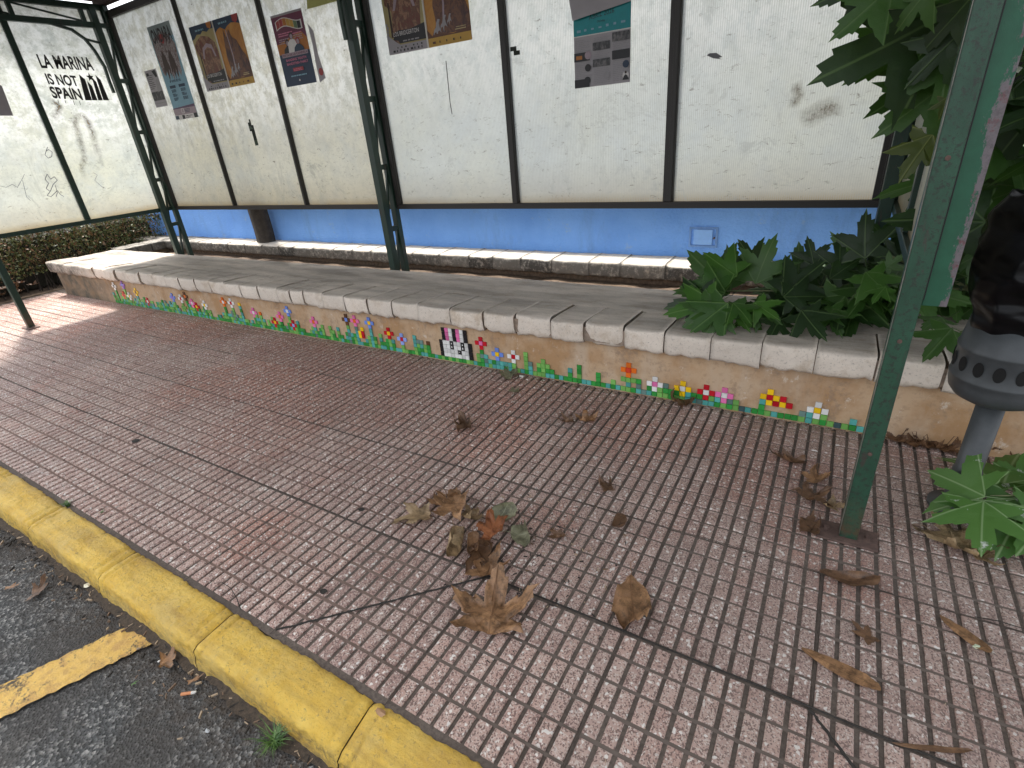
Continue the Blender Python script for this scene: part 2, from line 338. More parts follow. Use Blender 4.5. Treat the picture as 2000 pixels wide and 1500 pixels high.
M['panelL'] = m_panel('dirty_polycarbonate', (.54, .57, .52), .6)
M['panelM'] = m_panel('milky_polycarbonate', (.57, .575, .51), .6)
M['panelR'] = m_panel('ribbed_polycarbonate', (.64, .69, .68), .4, 34.)
tn = NT('grey_sticker'); M['sticker'] = tn.done((.12, .12, .13), .6)
M['leaf'] = m_leaf('plane_leaf_green', (.008, .028, .004), (.042, .115, .013), (.10, .17, .05), .22)
M['leafdust'] = m_leaf('dusty_plane_leaf', (.05, .13, .025), (.08, .19, .035), (.30, .42, .2), .3, .9)
M['leafyoung'] = m_leaf('young_plane_leaf', (.03, .095, .01), (.06, .165, .018), (.16, .28, .07), .35)
M['leafyel'] = m_leaf('yellowing_plane_leaf', (.04, .055, .007), (.07, .085, .012), (.2, .22, .06))
M['dry'] = m_leaf('dry_brown_leaf', (.17, .085, .038), (.42, .235, .115), (.16, .075, .03), .12)
M['dryor'] = m_leaf('rusty_orange_leaf', (.22, .07, .025), (.34, .13, .05), (.2, .05, .02), .12)
M['drydk'] = m_leaf('dark_brown_leaf', (.11, .055, .03), (.20, .11, .055), (.08, .04, .02), .1)
M['drypale'] = m_leaf('pale_olive_leaf', (.17, .17, .10), (.27, .26, .16), (.33, .33, .22), .15)
M['drytan'] = m_leaf('tan_dry_leaf', (.22, .15, .08), (.44, .31, .17), (.2, .12, .06), .12)

# ------------------------------------------------------------------ ground, road, pavement
ROADZ = -.10
KY0, KY1 = .322, .441
g = MB(); g.box(-40, 40, -30, 40, -.9, -.3); struct('ground', g, M['soil'])
# asphalt with real aggregate relief near the camera
a = MB(); x0, x1, y0, y1 = -4.6, .9, -.6, .34; sx = .010; nx = int((x1 - x0) / sx); ny = int((y1 - y0) / sx)
for j in range(ny + 1):
    for i in range(nx + 1):
        x = x0 + i * sx; y = y0 + j * sx
        h = .004 * noise.noise(V((x * 60, y * 60, 0))) + .006 * noise.noise(V((x * 5, y * 5, 3)))
        a.v.append((x, y, ROADZ + h))
for j in range(ny):
    for i in range(nx):
        k = j * (nx + 1) + i; a.f.append((k, k + 1, k + nx + 2, k + nx + 1)); a.m.append(0)
a.box(-30, x0, -20, .34, ROADZ - .2, ROADZ); a.box(x1, 30, -20, .34, ROADZ - .2, ROADZ); a.box(x0, x1, -20, y0, ROADZ - .2, ROADZ)
struct('road', a, M['asphalt'], smooth=True)
# yellow bay line painted across the asphalt
l = MB(); n = 90; rows = 12
for j in range(n + 1):
    y = .295 - .9 * j / n; xc = -1.565 - (.295 - y) * .44 * 0
    for i in range(rows + 1):
        f = i / rows; ew = .008 * noise.noise(V((y * 40, 0 if i == 0 else 7, 1))) if i in (0, rows) else 0
        x = -1.632 + .136 * f - (.295 - y) * .44 + ew
        l.v.append((x, y + (.01 * noise.noise(V((x * 60, 3, 1))) if j == 0 else 0), ROADZ + .0125 + .004 * noise.noise(V((x * 60, y * 60, 0))) + .006 * noise.noise(V((x * 5, y * 5, 3))) - .004))
for j in range(n):
    for i in range(rows):
        k = j * (rows + 1) + i; l.f.append((k, k + rows + 1, k + rows + 2, k + 1)); l.m.append(0)
struct('road_marking', l, M['line'], smooth=True)
# gutter dirt
q = MB(); n = 260
for j in range(n + 1):
    x = -4.4 + 4.9 * j / n; w = .035 + .03 * noise.noise(V((x * 7, 2, 0))) + .012 * noise.noise(V((x * 40, 5, 0)))
    for f in (0, .5, 1): q.v.append((x, .325 - w * f, ROADZ + .017 - .006 * f))
for j in range(n):
    for i in range(2):
        k = j * 3 + i; q.f.append((k, k + 1, k + 4, k + 3)); q.m.append(0)
t = NT('gutter_dirt'); nn = t.noise(80, 6, .8); cc = t.mix(t.ramp(nn, [(.35, 0.), (.65, 1.)]), (.03, .024, .019), (.11, .08, .055)); t.bump(nn, 1, .008)
struct('gutter_dirt', q, t.done(cc, .95))

# kerb stones: rounded, slightly uneven, double-tooled joints
kb = MB(); joints = [-1.283 + .541 * k for k in range(-7, 6)]
def kerb_seg(xa, xb):
    n = 80; prof = []
    for i in range(n + 1):
        x = xa + (xb - xa) * i / n; e = min(x - xa, xb - x)
        dz = -.010 * exp(-e / .008) - .006 * exp(-((e - .035) / .006) ** 2)
        lo = .045 * max(0, min(1, (x + 1.15) / .7)) ** 1.2    # the dropped kerb at the crossing
        r = []
        for (y, z) in [(.318, ROADZ - .06), (.3135, -.085), (.3145, -.06), (.316, -.038), (.319, -.022), (.3225, -.011), (.331, -.003), (.37, 0), (.40, .001), (.425, .001), (KY1 - .003, -.001), (KY1, -.01), (KY1, -.06)]:
            w = .0055 * noise.noise(V((x * 11, y * 30, z * 30))) + .0036 * noise.noise(V((x * 55, y * 80, z * 80)))
            zz = z + (w + dz if z > -.05 else 0)
            if z > -.09: zz -= lo * max(0, min(1, (.42 - y) / .1))
            r.append((x, y - (dz * -.5 if z < -.01 and y < .34 else 0) + w, zz))
        prof.append(r)
    k0 = len(kb.v); m = len(prof[0])
    for r in prof: kb.v += r
    for i in range(n):
        for j in range(m - 1):
            a_ = k0 + i * m + j; kb.f.append((a_, a_ + m, a_ + m + 1, a_ + 1)); kb.m.append(0)
for i in range(len(joints) - 1): kerb_seg(joints[i] + .0015, joints[i + 1] - .0015)
struct('kerb', kb, M['kerb'], smooth=True)

# pavement: raised terrazzo bars in 41 cm tiles, modelled one by one
PX, PY = .0412, .412 / 6
pv = MB()
def tilt(ix, iy): 
    r = random.Random(ix * 131 + iy * 17); return (r.uniform(-.0012, .0012), r.uniform(-.002, .002), r.uniform(-.002, .002))
for ty in range(-2, 5):
    for tx in range(-17, 8):
        X0 = .114 + tx * .412; Y0 = .866 + ty * .412
        if Y0 + .412 < KY1: continue
        dz, sxx, syy = tilt(tx, ty)
        for i in range(10):
            for j in range(6):
                ga = .0050; gb = .0042
                xa = X0 + i * PX + ga; xb = X0 + (i + 1) * PX - ga; ya = Y0 + j * PY + gb; yb = Y0 + (j + 1) * PY - gb
                if ty == 0 and j == 0 and X0 + i * PX > -.72: ya += .004
                if ty == -1 + 1 and j == 0: pass
                if ty == -1 and j == 5 and X0 + i * PX > -.72: yb -= .003
                ya = max(ya, KY1 + .004); yb = min(yb, 2.089)
                if yb - ya < .006: continue
                z = dz + sxx * (i / 10 - .5) * 2 + syy * (j / 6 - .5) * 2 + R.uniform(-.0004, .0004)
                e = .0034; b = -.007
                jx = [R.uniform(-.0007, .0007) for _ in range(4)]
                pv.add([(xa, ya, b), (xb, ya, b), (xb, yb, b), (xa, yb, b),
                        (xa + jx[0], ya + jx[1], z - .0035), (xb + jx[2], ya + jx[1], z - .0035), (xb + jx[2], yb + jx[3], z - .0035), (xa + jx[0], yb + jx[3], z - .0035),
                        (xa + e, ya + .002, z), (xb - e, ya + .002, z), (xb - e, yb - .002, z), (xa + e, yb - .002, z)],
                       [(0,1,5,4),(1,2,6,5),(2,3,7,6),(3,0,4,7),(4,5,9,8),(5,6,10,9),(6,7,11,10),(7,4,8,11),(8,9,10,11)], 0)
        for j in range(7):     # shallower cross ribs between rows of bars
            if j in (0, 6): continue
            yc = Y0 + j * PY
            if yc < KY1 + .01 or yc > 2.08: continue
            pv.box(X0 + .004, X0 + .408, yc - .0044, yc + .0044, -.007, dz - .0042, 2)
pv.box(-7.0, 3.4, KY1 - .002, 2.2, -.06, -.0058, 1)
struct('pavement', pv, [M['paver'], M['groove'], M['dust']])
# the paving beyond the shelter's end (plainer slabs with long grooves) and its crack lines
cr = MB(); cj = MB()
def crack(p, q_, w=.004, n=60, seed=1, cr=cr):
    p = V(p); q_ = V(q_); d = (q_ - p); nrm = V((-d.y, d.x, 0)).normalized(); k = len(cr.v)
    for i in range(n + 1):
        f = i / n; c = p + d * f + nrm * (.003 * noise.noise(V((f * 18, seed, 0)))); ww = w * (1 + .6 * noise.noise(V((f * 50, seed, 5))))
        cr.v.append(tuple(c + nrm * ww + V((0, 0, .0012)))); cr.v.append(tuple(c - nrm * ww + V((0, 0, .0012)))); cr.v.append(tuple(c + V((0, 0, .002))))
    for i in range(n):
        a_ = k + i * 3; cr.f += [(a_, a_ + 2, a_ + 5, a_ + 3), (a_ + 2, a_ + 1, a_ + 4, a_ + 5)]; cr.m += [0, 0]
crack((-1.115, .455, 0), (-.70, .866, 0), .0035, 80, 1)
p1 = atz(1580, 1384); p2 = atz(1668, 1500); crack(p1, p1 + (p2 - p1) * 1.7, .0035, 40, 2)
for k_ in range(-17, 8):      # dirt packed along the joints between whole tiles
    X_ = .114 + k_ * .412; crack((X_, KY1, -.003), (X_, 2.085, -.003), .0013, 60, 10 + k_, cj)
for Y_ in (.866, 1.278, 1.69): crack((-7, Y_, -.0015), (3, Y_, -.0015), .0014 if Y_ > .9 else .0022, 400, int(Y_ * 10), cj)
crack((-.70, .866, .0), (3, .866, .0), .0026, 260, 77)
struct('pavement_joint', cj, plain('joint_dirt', (.075, .058, .047), .95, .5, 60)); struct('pavement_crack', cr, M['grime'])

# ------------------------------------------------------------------ planter: bench wall, coping, ledge, soil
BW = empty('bench_wall', (-2.2, 2.09, 0), 'long low bench wall of ochre plaster with thick weathered stone coping', 'bench wall')
b = MB(); n = 120
for i in range(n + 1):
    x = -6.63 + (3.2 + 6.63) * i / n
    for z in (-.05, .0, .05, .1, .15, .25): b.v.append((x, 2.09 + .003 * noise.noise(V((x * 5, z * 9, 0))), z))
for i in range(n):
    for j in range(5):
        k = i * 6 + j; b.f.append((k, k + 6, k + 7, k + 1)); b.m.append(0)
b.add([(-6.63, 2.09, -.05), (-6.63, 2.5, -.05), (-6.63, 2.5, .25), (-6.63, 2.09, .25)], [(0, 3, 2, 1)])
b.add([(3.2, 2.09, -.05), (3.2, 2.5, -.05), (3.2, 2.5, .25), (3.2, 2.09, .25)], [(0, 1, 2, 3)])
obj('plaster_wall', b, M['plaster'], BW, smooth=True)
def coping_block(mb, xa, xb, yf, yb, zb, zt, rnd=.028, sd=0, step=None, jag=.006, drop=0):
    step = step or max(5, int((xb - xa) / .022)); prof = [(yb, zb), (yf + .012, zb), (yf + .003, zb + .012), (yf, zb + .03), (yf, zt - rnd - .01)]
    for a_ in (15, 35, 55, 75): prof.append((yf + rnd - rnd * cos(radians(a_)), zt - rnd + rnd * sin(radians(a_))))
    prof += [(yf + rnd + .02, zt + .001), (yf + .10, zt + .002 - drop * .4), (yb, zt - drop)]
    k0 = len(mb.v); m = len(prof)
    for i in range(step + 1):
        x = xa + (xb - xa) * i / step; e = min(i, step - i)
        for j, (y, z) in enumerate(prof):
            w = .006 * noise.noise(V((x * 9 + sd, y * 12, z * 14))) + .0028 * noise.noise(V((x * 40, y * 40 + sd, z * 40)))
            if e == 0: w += .005
            zz = z + w * (.6 if z > zt - .01 else 0)
            if z <= zb + .013: zz += jag * noise.noise(V((x * 26 + sd, 1, 3))) + jag * .8 * noise.noise(V((x * 8 + sd, 4, 3)))
            mb.v.append((x, y + (w if y < yf + .03 else 0), zz))
    for i in range(step):
        for j in range(m - 1):
            a_ = k0 + i * m + j; mb.f.append((a_, a_ + m, a_ + m + 1, a_ + 1)); mb.m.append(0)
    mb.f.append(tuple(k0 + j for j in reversed(range(m)))); mb.m.append(0)
    mb.f.append(tuple(k0 + step * m + j for j in range(m))); mb.m.append(0)
cp = MB()
js = [v * 1.030 for v in [-6.49, -6.1, -5.53, -5.3416, -5.1292, -4.944, -4.732, -4.53, -4.3448, -4.1454, -3.9415, -3.7543, -3.5758, -3.39, -3.2, -3.0, -2.87, -2.7511, -2.5783, -2.3906, -2.2021, -2.0174, -1.8356, -1.6214, -1.4174, -1.2425, -1.051, -.8857, -.7064, -.5314, -.3523, -.1722, .0045, .185, .37, .56, .75, .94, 1.13, 1.5, 1.9, 2.4, 3.1]]
for i in range(len(js) - 1):
    d = R.uniform(-.007, .007); gp = R.choice((.0015, .0025, .005))
    coping_block(cp, js[i] + gp, js[i + 1] - gp, 2.043 + d, 2.315, .233, .331 + d * .4, .017, sd=i * 3.1, jag=.014, drop=.012)
obj('coping', cp, M['coping'], BW, smooth=True)
mo = MB(); mo.box(-6.66, 3.15, 2.053, 2.31, .246, .3135); obj('mortar', mo, M['mortar'], BW)
# rough cement seat behind the coping stones
st = MB(); nx, ny = 240, 14
for i in range(nx + 1):
    x = -6.68 + 9.85 * i / nx
    for j in range(ny + 1):
        y = 2.317 + .393 * j / ny
        st.v.append((x, y, .3165 + .004 * noise.noise(V((x * 3, y * 9, 1))) + .0015 * noise.noise(V((x * 30, y * 50, 1))) - (.012 if j == ny else 0)))
    st.v.append((x, 2.712 + .005 * noise.noise(V((x * 12, 0, 1))), .24)); st.v.append((x, 2.70, .0))
m = ny + 3
for i in range(nx):
    for j in range(m - 1):
        a_ = i * m + j; st.f.append((a_, a_ + m, a_ + m + 1, a_ + 1)); st.m.append(0)
obj('seat_slab', st, M['coping'], BW, smooth=True)
sp = MB(); sp.box(-6.68, -6.5, 2.06, 2.70, .236, .312); obj('end_stone', sp, M['coping'], BW)

LG = empty('back_ledge', (-2.2, 3.3, 0), 'low back ledge with black lichen stained stone coping along the blue wall', 'ledge')
lc = MB(); x = -7.4; i = 0
while x < 2.6:
    w = R.uniform(.2, .29); coping_block(lc, x + .001, x + w - .001, 3.155, 3.395, .225, .318, .022, sd=50 + i * 2.3, jag=.008); x += w; i += 1
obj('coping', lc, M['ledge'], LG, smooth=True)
lb = MB(); lb.box(-7.4, 2.6, 3.20, 3.39, -.05, .28); obj('plaster_wall', lb, M['soil'], LG)
lr = MB()
for k in range(3): lr.box(-6.86, -6.58, 2.715 + k * .15, 2.86 + k * .15, .225, .316)
obj('return_coping', lr, M['ledge'], LG, bevel=.012)
lr = MB(); lr.box(-6.83, -6.62, 2.72, 3.2, -.05, .225); obj('return_wall', lr, M['plaster'], LG)
so_ = MB(); nx, ny = 160, 6
for i in range(nx + 1):
    for j in range(ny + 1):
        x = -6.7 + 9.8 * i / nx; y = 2.69 + .53 * j / ny; so_.v.append((x, y, .185 + .02 * noise.noise(V((x * 6, y * 9, 0)))))
for i in range(nx):
    for j in range(ny):
        a_ = i * (ny + 1) + j; so_.f.append((a_, a_ + ny + 1, a_ + ny + 2, a_ + 1)); so_.m.append(0)
struct('soil', so_, M['soil'], smooth=True)
dl = MB(); dl.box(-14, -7.0, .44, 6, -.25, .0); dl.box(3.4, 14, .44, 6, -.25, 0.); struct('planting_bed', dl, M['soil'])

# blue wall with a utility hatch
BL = empty('blue_wall', (-3, 3.6, 0), 'low bright blue stucco wall behind the shelter', 'wall')
w = MB(); w.box(-10, 2.8, 3.40, 3.56, -.2, .655); obj('stucco', w, M['stucco'], BL)
w = MB(); w.box(-10.02, 2.82, 3.395, 3.565, .657, .675); obj('cap', w, M['coping'], BL, bevel=.01)
hx0, hx1, hz0, hz1 = -.79, -.62, .383, .505
h = MB(); fr = .012
for bx in ((hx0, hx1, hz0, hz0 + fr), (hx0, hx1, hz1 - fr, hz1), (hx0, hx0 + fr, hz0 + fr, hz1 - fr), (hx1 - fr, hx1, hz0 + fr, hz1 - fr)):
    h.box(bx[0], bx[1], 3.392, 3.3995, bx[2], bx[3])
ht = obj('hatch', h, M['bluedk'], BL)  # frame coloured darker to paint in the shade lines of the recess
h = MB(); h.box(hx0 + .03, hx1 - .03, 3.386, 3.3993, hz0 + .017, hz1 - .014); h.box(hx0 + .03, hx1 - .03, 3.3845, 3.3858, hz0 + .05, hz0 + .052); obj('hatch_door', h, M['bluelt'], ht, bevel=.002)
h = MB(); h.tube([(hx1 - .02, 3.389, .44), (hx1 - .02, 3.398, .44)], .006, 10); obj('hatch_latch', h, M['rust'], ht)

# dark timber post between ledge and wall
p = MB(); n = 10
pts = []
for i in range(14):
    z = .30 + i * .15; pts.append((-4.90 + .006 * sin(i * 1.7), 3.29, z))
k0 = len(p.v)
for i, c in enumerate(pts):
    for (dx, dy) in [(-.09, -.04), (-.03, -.05), (.04, -.05), (.09, -.03), (.09, .05), (-.09, .05)]:
        p.v.append((c[0] + dx + .006 * noise.noise(V((dx * 9, i * .9, 1))), c[1] + dy, c[2]))
for i in range(13):
    for j in range(6):
        a_ = k0 + i * 6 + j; b_ = k0 + i * 6 + (j + 1) % 6; p.f.append((a_, b_, b_ + 6, a_ + 6)); p.m.append(0)
tag(obj('timber_post', p, M['wood'], base=(-4.9, 3.29, .3), smooth=True), 'thick dark weathered timber post standing between the ledge and the blue wall', 'post')

# ------------------------------------------------------------------ the shelter
XL, XR, YF, YB = -5.5545, .167, 1.44, 2.89
ZB, ZT = .72, 2.27
SH = empty('bus_shelter', (-2.7, 2.2, 0), 'long green steel bus shelter glazed with dirty translucent sheets', 'bus shelter')
def post(x, y, mat):
    p = MB(); p.box(x - .0225, x + .0225, y - .0225, y + .0225, .008, 2.36); o = obj('front_post', p, mat, SH, bevel=.003)
    p = MB(); p.box(x - .079, x + .073, y - .045, y + .038, .001, .0085); bp = obj('base_plate', p, M['rust'], o, bevel=.003)
    for sx_ in (-.055, .05):
        p = MB(); p.tube([(x + sx_, y, .0085), (x + sx_, y, .016)], .009, 6); obj('bolt', p, M['rust'], o)
    return o
# near and far front posts
post(.1675, 1.462, M['post']); post(-5.55, 1.423, M['truss'])
# flat peeling end bar of the side panel beside the near post
p = MB(); p.box(.1915, .2375, 1.452, 1.475, .706, 2.3); tag(obj('end_bar', p, M['peel'], SH, bevel=.0015), 'flat green bar with paint peeling to grey and red')
for zz_ in (.30, .62, 1.02):
    p = MB(); p.tube([(.1675, 1.4395, zz_), (.1675, 1.4365, zz_)], .0055, 6); obj('rivet', p, M['rust'], SH)
p = MB(); p.box(.1435, .1448, 1.4385, 1.441, .02, 2.3); obj('pale_corner', p, plain('pale_edge', (.16, .15, .13), .5, .6, 25), SH)  # thin paler strip down the near post's left front edge
p = MB(); p.box(.1905, .1935, 1.4495, 1.4515, .72, 2.3); obj('end_bar_seam', p, M['black'], SH)

def truss(x, mat):
    o = None
    p = MB(); p.box(x - .025, x + .025, 2.735, 2.785, .0, 2.33); o = obj('truss_post', p, mat, SH, bevel=.003)
    p = MB(); p.box(x - .022, x + .022, 2.848, 2.888, .0, 2.33); obj('rear_chord', p, mat, o, bevel=.003)
    zs = [.575 + .403 * k for k in range(-1, 5)]
    for z in zs[1:]:
        p = MB(); p.box(x - .016, x + .016, 2.785, 2.848, z - .016, z + .016); obj('rung', p, mat, o)
    for z in zs[:-1]:
        p = MB(); p.bar((x, 2.85, z + .403 - .02), (x, 2.78, z + .02), .014); obj('diagonal', p, mat, o)
    # roof bracket: two chords, webbing and an arched brace
    p = MB(); p.box(x - .018, x + .018, 1.46, 2.735, 2.29, 2.33); p.box(x - .018, x + .018, 1.46, 2.735, 2.165, 2.205)
    ys = [1.50, 1.82, 2.20, 2.68]
    for k, y in enumerate(ys):
        p.box(x - .014, x + .014, y - .014, y + .014, 2.205, 2.29)
        if k < 3: p.bar((x, y + .02, 2.285), (x, ys[k + 1] - .02, 2.21), .012)
    obj('roof_bracket', p, mat, SH)
    arc = [(66, 40), (100, 46), (140, 58), (166, 76), (184, 98), (204, 130), (214, 160), (222, 180)]
    pts = [atx(a_, b_, XL) for a_, b_ in arc]; pts = [V((x, q.y, q.z)) for q in pts]
    p = MB()
    for i in range(len(pts) - 1): p.bar(pts[i], pts[i + 1] + (pts[i + 1] - pts[i]) * .08, .024, .018)
    p.bar(pts[3], (x, 2.74, 2.06), .02, .014); obj('arched_brace', p, mat, SH)
    return o
for x in (XL, -2.70, XR - .012): truss(x, M['truss'])

# sheets (back wall, left and right ends) with rails between them
DV = [XL + .015, -4.582, -3.632, -2.665, -1.712, -.79, .128]
hole_specs = {1: [( -4.072, 1.27)]}
def sheet_back(i):
    xa, xb = DV[i] + .008, DV[i + 1] - .008; mat = M['panelM'] if i < 3 else M['panelR']
    nx, nz = 46, 74; mb = MB(); z0, z1 = ZB + .008, ZT - .01
    def P(a_, b_):
        x = xa + (xb - xa) * a_ / nx; z = z0 + (z1 - z0) * b_ / nz
        return (x, YB + .004 * noise.noise(V((x * 2, z * 2, i))), z)
    for b_ in range(nz + 1):
        for a_ in range(nx + 1): mb.v.append(P(a_, b_))
    def inhole(x, z):
        for (hx, hz, rx, rz, rot) in HOLES:
            dx = x - hx; dz = z - hz; dx2 = dx * cos(rot) + dz * sin(rot); dz2 = -dx * sin(rot) + dz * cos(rot)
            if (dx2 / rx) ** 2 + (dz2 / rz) ** 2 < 1: return True
        return False
    for b_ in range(nz):
        for a_ in range(nx):
            q = [b_ * (nx + 1) + a_, b_ * (nx + 1) + a_ + 1, (b_ + 1) * (nx + 1) + a_ + 1, (b_ + 1) * (nx + 1) + a_]
            cx = sum(mb.v[k][0] for k in q) / 4; cz = sum(mb.v[k][2] for k in q) / 4
            if inhole(cx, cz): continue
            mb.f.append(tuple(q)); mb.m.append(0)
    return obj('sheet', mb, mat, SH, smooth=True)
HOLES = [(-4.072, 1.275, .024, .10, .12), (-1.655, 1.515, .02, .03, .6)]
sheets = [sheet_back(i) for i in range(6)]
def rail(a_, b_, w_, d_, name='rail', mat=None, side=V((0, 1, 0))):
    p = MB(); p.bar(a_, b_, d_, w_, side); return obj(name, p, mat or M['frame'], SH, bevel=.002)
rail((XL + .02, YB - .006, ZB - .006), (.15, YB - .006, ZB - .006), .032, .034, 'bottom_rail')
rail((XL + .02, YB - .006, ZT), (.15, YB - .006, ZT), .05, .034, 'top_rail')
for i, x in enumerate(DV):
    wd = (.04, .034, .034, .05, .042, .05, .045)[i]
    rail((x, YB - .008, ZB + .012), (x, YB - .008, ZT - .027), wd, .03, 'glazing_bar')
    rail((x + wd * .2, YB - .027, ZB + .012), (x + wd * .2, YB - .027, ZT - .027), wd * .45, .008, 'cover_strip')
def side_panel(x, s, mat, fmat, cuts):
    for (ya, yb) in cuts:
        mb = MB(); n1, n2 = 14, 26
        for b_ in range(n2 + 1):
            for a_ in range(n1 + 1):
                y = ya + .01 + (yb - ya - .02) * a_ / n1; z = ZB + .01 + (ZT + .04 - ZB) * b_ / n2
                mb.v.append((x + .003 * noise.noise(V((y * 3, z * 2, x))), y, z))
        for b_ in range(n2):
            for a_ in range(n1):
                k = b_ * (n1 + 1) + a_; mb.f.append((k, k + 1, k + n1 + 2, k + n1 + 1)); mb.m.append(0)
        obj('end_sheet', mb, mat, SH, smooth=True)
    ys = sorted({c for cc in cuts for c in cc})
    for y in ys: rail((x, y, ZB + .014), (x, y, ZT + .03), .042, .03, 'end_glazing_bar', fmat, V((1, 0, 0)))
    rail((x, ys[0] - .02, ZB - .004), (x, ys[-1] + .02, ZB - .004), .034, .034, 'end_bottom_rail', fmat, V((1, 0, 0)))
    rail((x, ys[0] - .02, ZT + .05), (x, ys[-1] + .02, ZT + .05), .04, .034, 'end_top_rail', fmat, V((1, 0, 0)))
side_panel(XL - .028, 1, M['panelL'], M['truss'], [(1.45, 2.135), (2.135, 2.86)])
side_panel(XR + .03, 1, M['panelM'], M['truss'], [(1.52, 2.16), (2.16, 2.86)])
p = MB(); p.box(XL - .25, XR + .3, .42, 3.02, 2.405, 2.44); obj('roof', p, M['roof'], SH)  # unseen front overhang stretched well past the posts to shade the kerb
p = MB(); p.box(XL - .1, XR + .1, 1.40, 1.44, 2.335, 2.404); p.box(XL - .1, XR + .1, 2.84, 2.9, 2.335, 2.404)
for x in (XL, -2.7, XR): p.box(x - .02, x + .02, 1.44, 2.84, 2.335, 2.404) if x != XL else None
obj('roof_beam', p, M['roof'], SH)

# ------------------------------------------------------------------ text and posters
def text_mesh(s, x0, x1, z0, z1, y, bold=0, plane='xz', shear=0, name='lettering', mat=None, parent=None, dx=0):
    cu = bpy.data.curves.new('t', 'FONT'); cu.body = s; cu.offset = bold; cu.shear = shear; cu.extrude = 0
    o = bpy.data.objects.new('t', cu); C.collection.objects.link(o); bpy.context.view_layer.update()
    me = bpy.data.meshes.new_from_object(o.evaluated_get(bpy.context.evaluated_depsgraph_get()))
    bpy.data.objects.remove(o); me.materials.clear(); me.materials.append(mat)
    xs = [v.co.x for v in me.vertices]; ys = [v.co.y for v in me.vertices]; a_, b_, c_, d_ = min(xs), max(xs), min(ys), max(ys)
    for v in me.vertices:
        u = (v.co.x - a_) / (b_ - a_); w_ = (v.co.y - c_) / (d_ - c_)
        if plane == 'xz': v.co = (x0 + (x1 - x0) * u, y, z0 + (z1 - z0) * w_ + dx * u)
        else: v.co = (y, x0 + (x1 - x0) * u, z0 + (z1 - z0) * w_ + dx * u)
    me.name = name; return link(name, me, parent)

def flat(col, rough=.55, name=None, var=.08): return plain(name or 'print_%d' % len(bpy.data.materials), col, rough, var, 40)
INK = dict(black=flat((.012, .012, .015)), white=flat((.55, .53, .52)), grey=flat((.25, .24, .25)), navy=flat((.012, .03, .065)), teal=flat((.0, .20, .22)),
           wine=flat((.11, .015, .045)), orange=flat((.34, .12, .015)), red=flat((.28, .03, .03)), gold=flat((.42, .25, .04)), brown=flat((.10, .04, .02)),
           sky=flat((.16, .30, .38)), pinkgrey=flat((.28, .22, .25)), cream=flat((.42, .34, .17)), purple=flat((.09, .05, .1)), dkbrown=flat((.035, .015, .012)),
           green=flat((.1, .16, .08)), tealdk=flat((0, .035, .045)), pink=flat((.45, .14, .22)))
def m_paint(name, stops, sc=10, seed=0):
    t = NT(name); n = t.noise(sc, 7, .75, src=t.mp((1, 1, .6)), dist=.8)
    return t.done(t.ramp(n, stops), .5)
ART1 = m_paint('autumn_square_print', [(.3, (.03, .012, .01)), (.42, (.14, .035, .02)), (.5, (.10, .05, .03)), (.56, (.30, .16, .09)), (.64, (.09, .02, .015)), (.75, (.3, .25, .12))], 26)
ART2 = m_paint('dusk_riders_print', [(.3, (.02, .01, .012)), (.45, (.07, .025, .02)), (.55, (.16, .07, .03)), (.62, (.05, .02, .025)), (.72, (.22, .17, .17))], 22)
ART3 = m_paint('amber_sky_print', [(.3, (.20, .07, .01)), (.5, (.38, .16, .02)), (.7, (.45, .24, .05))], 9)
ART4 = m_paint('crowd_print', [(.3, (.03, .02, .02)), (.45, (.10, .06, .06)), (.52, (.28, .26, .27)), (.6, (.09, .04, .03)), (.72, (.25, .09, .08))], 34)
ART5 = m_paint('straw_sky_print', [(.3, (.22, .17, .05)), (.6, (.34, .29, .13))], 9)
ART6 = m_paint('photo_print', [(.35, (.01, .01, .01)), (.5, (.04, .04, .045)), (.62, (.14, .13, .13))], 45)

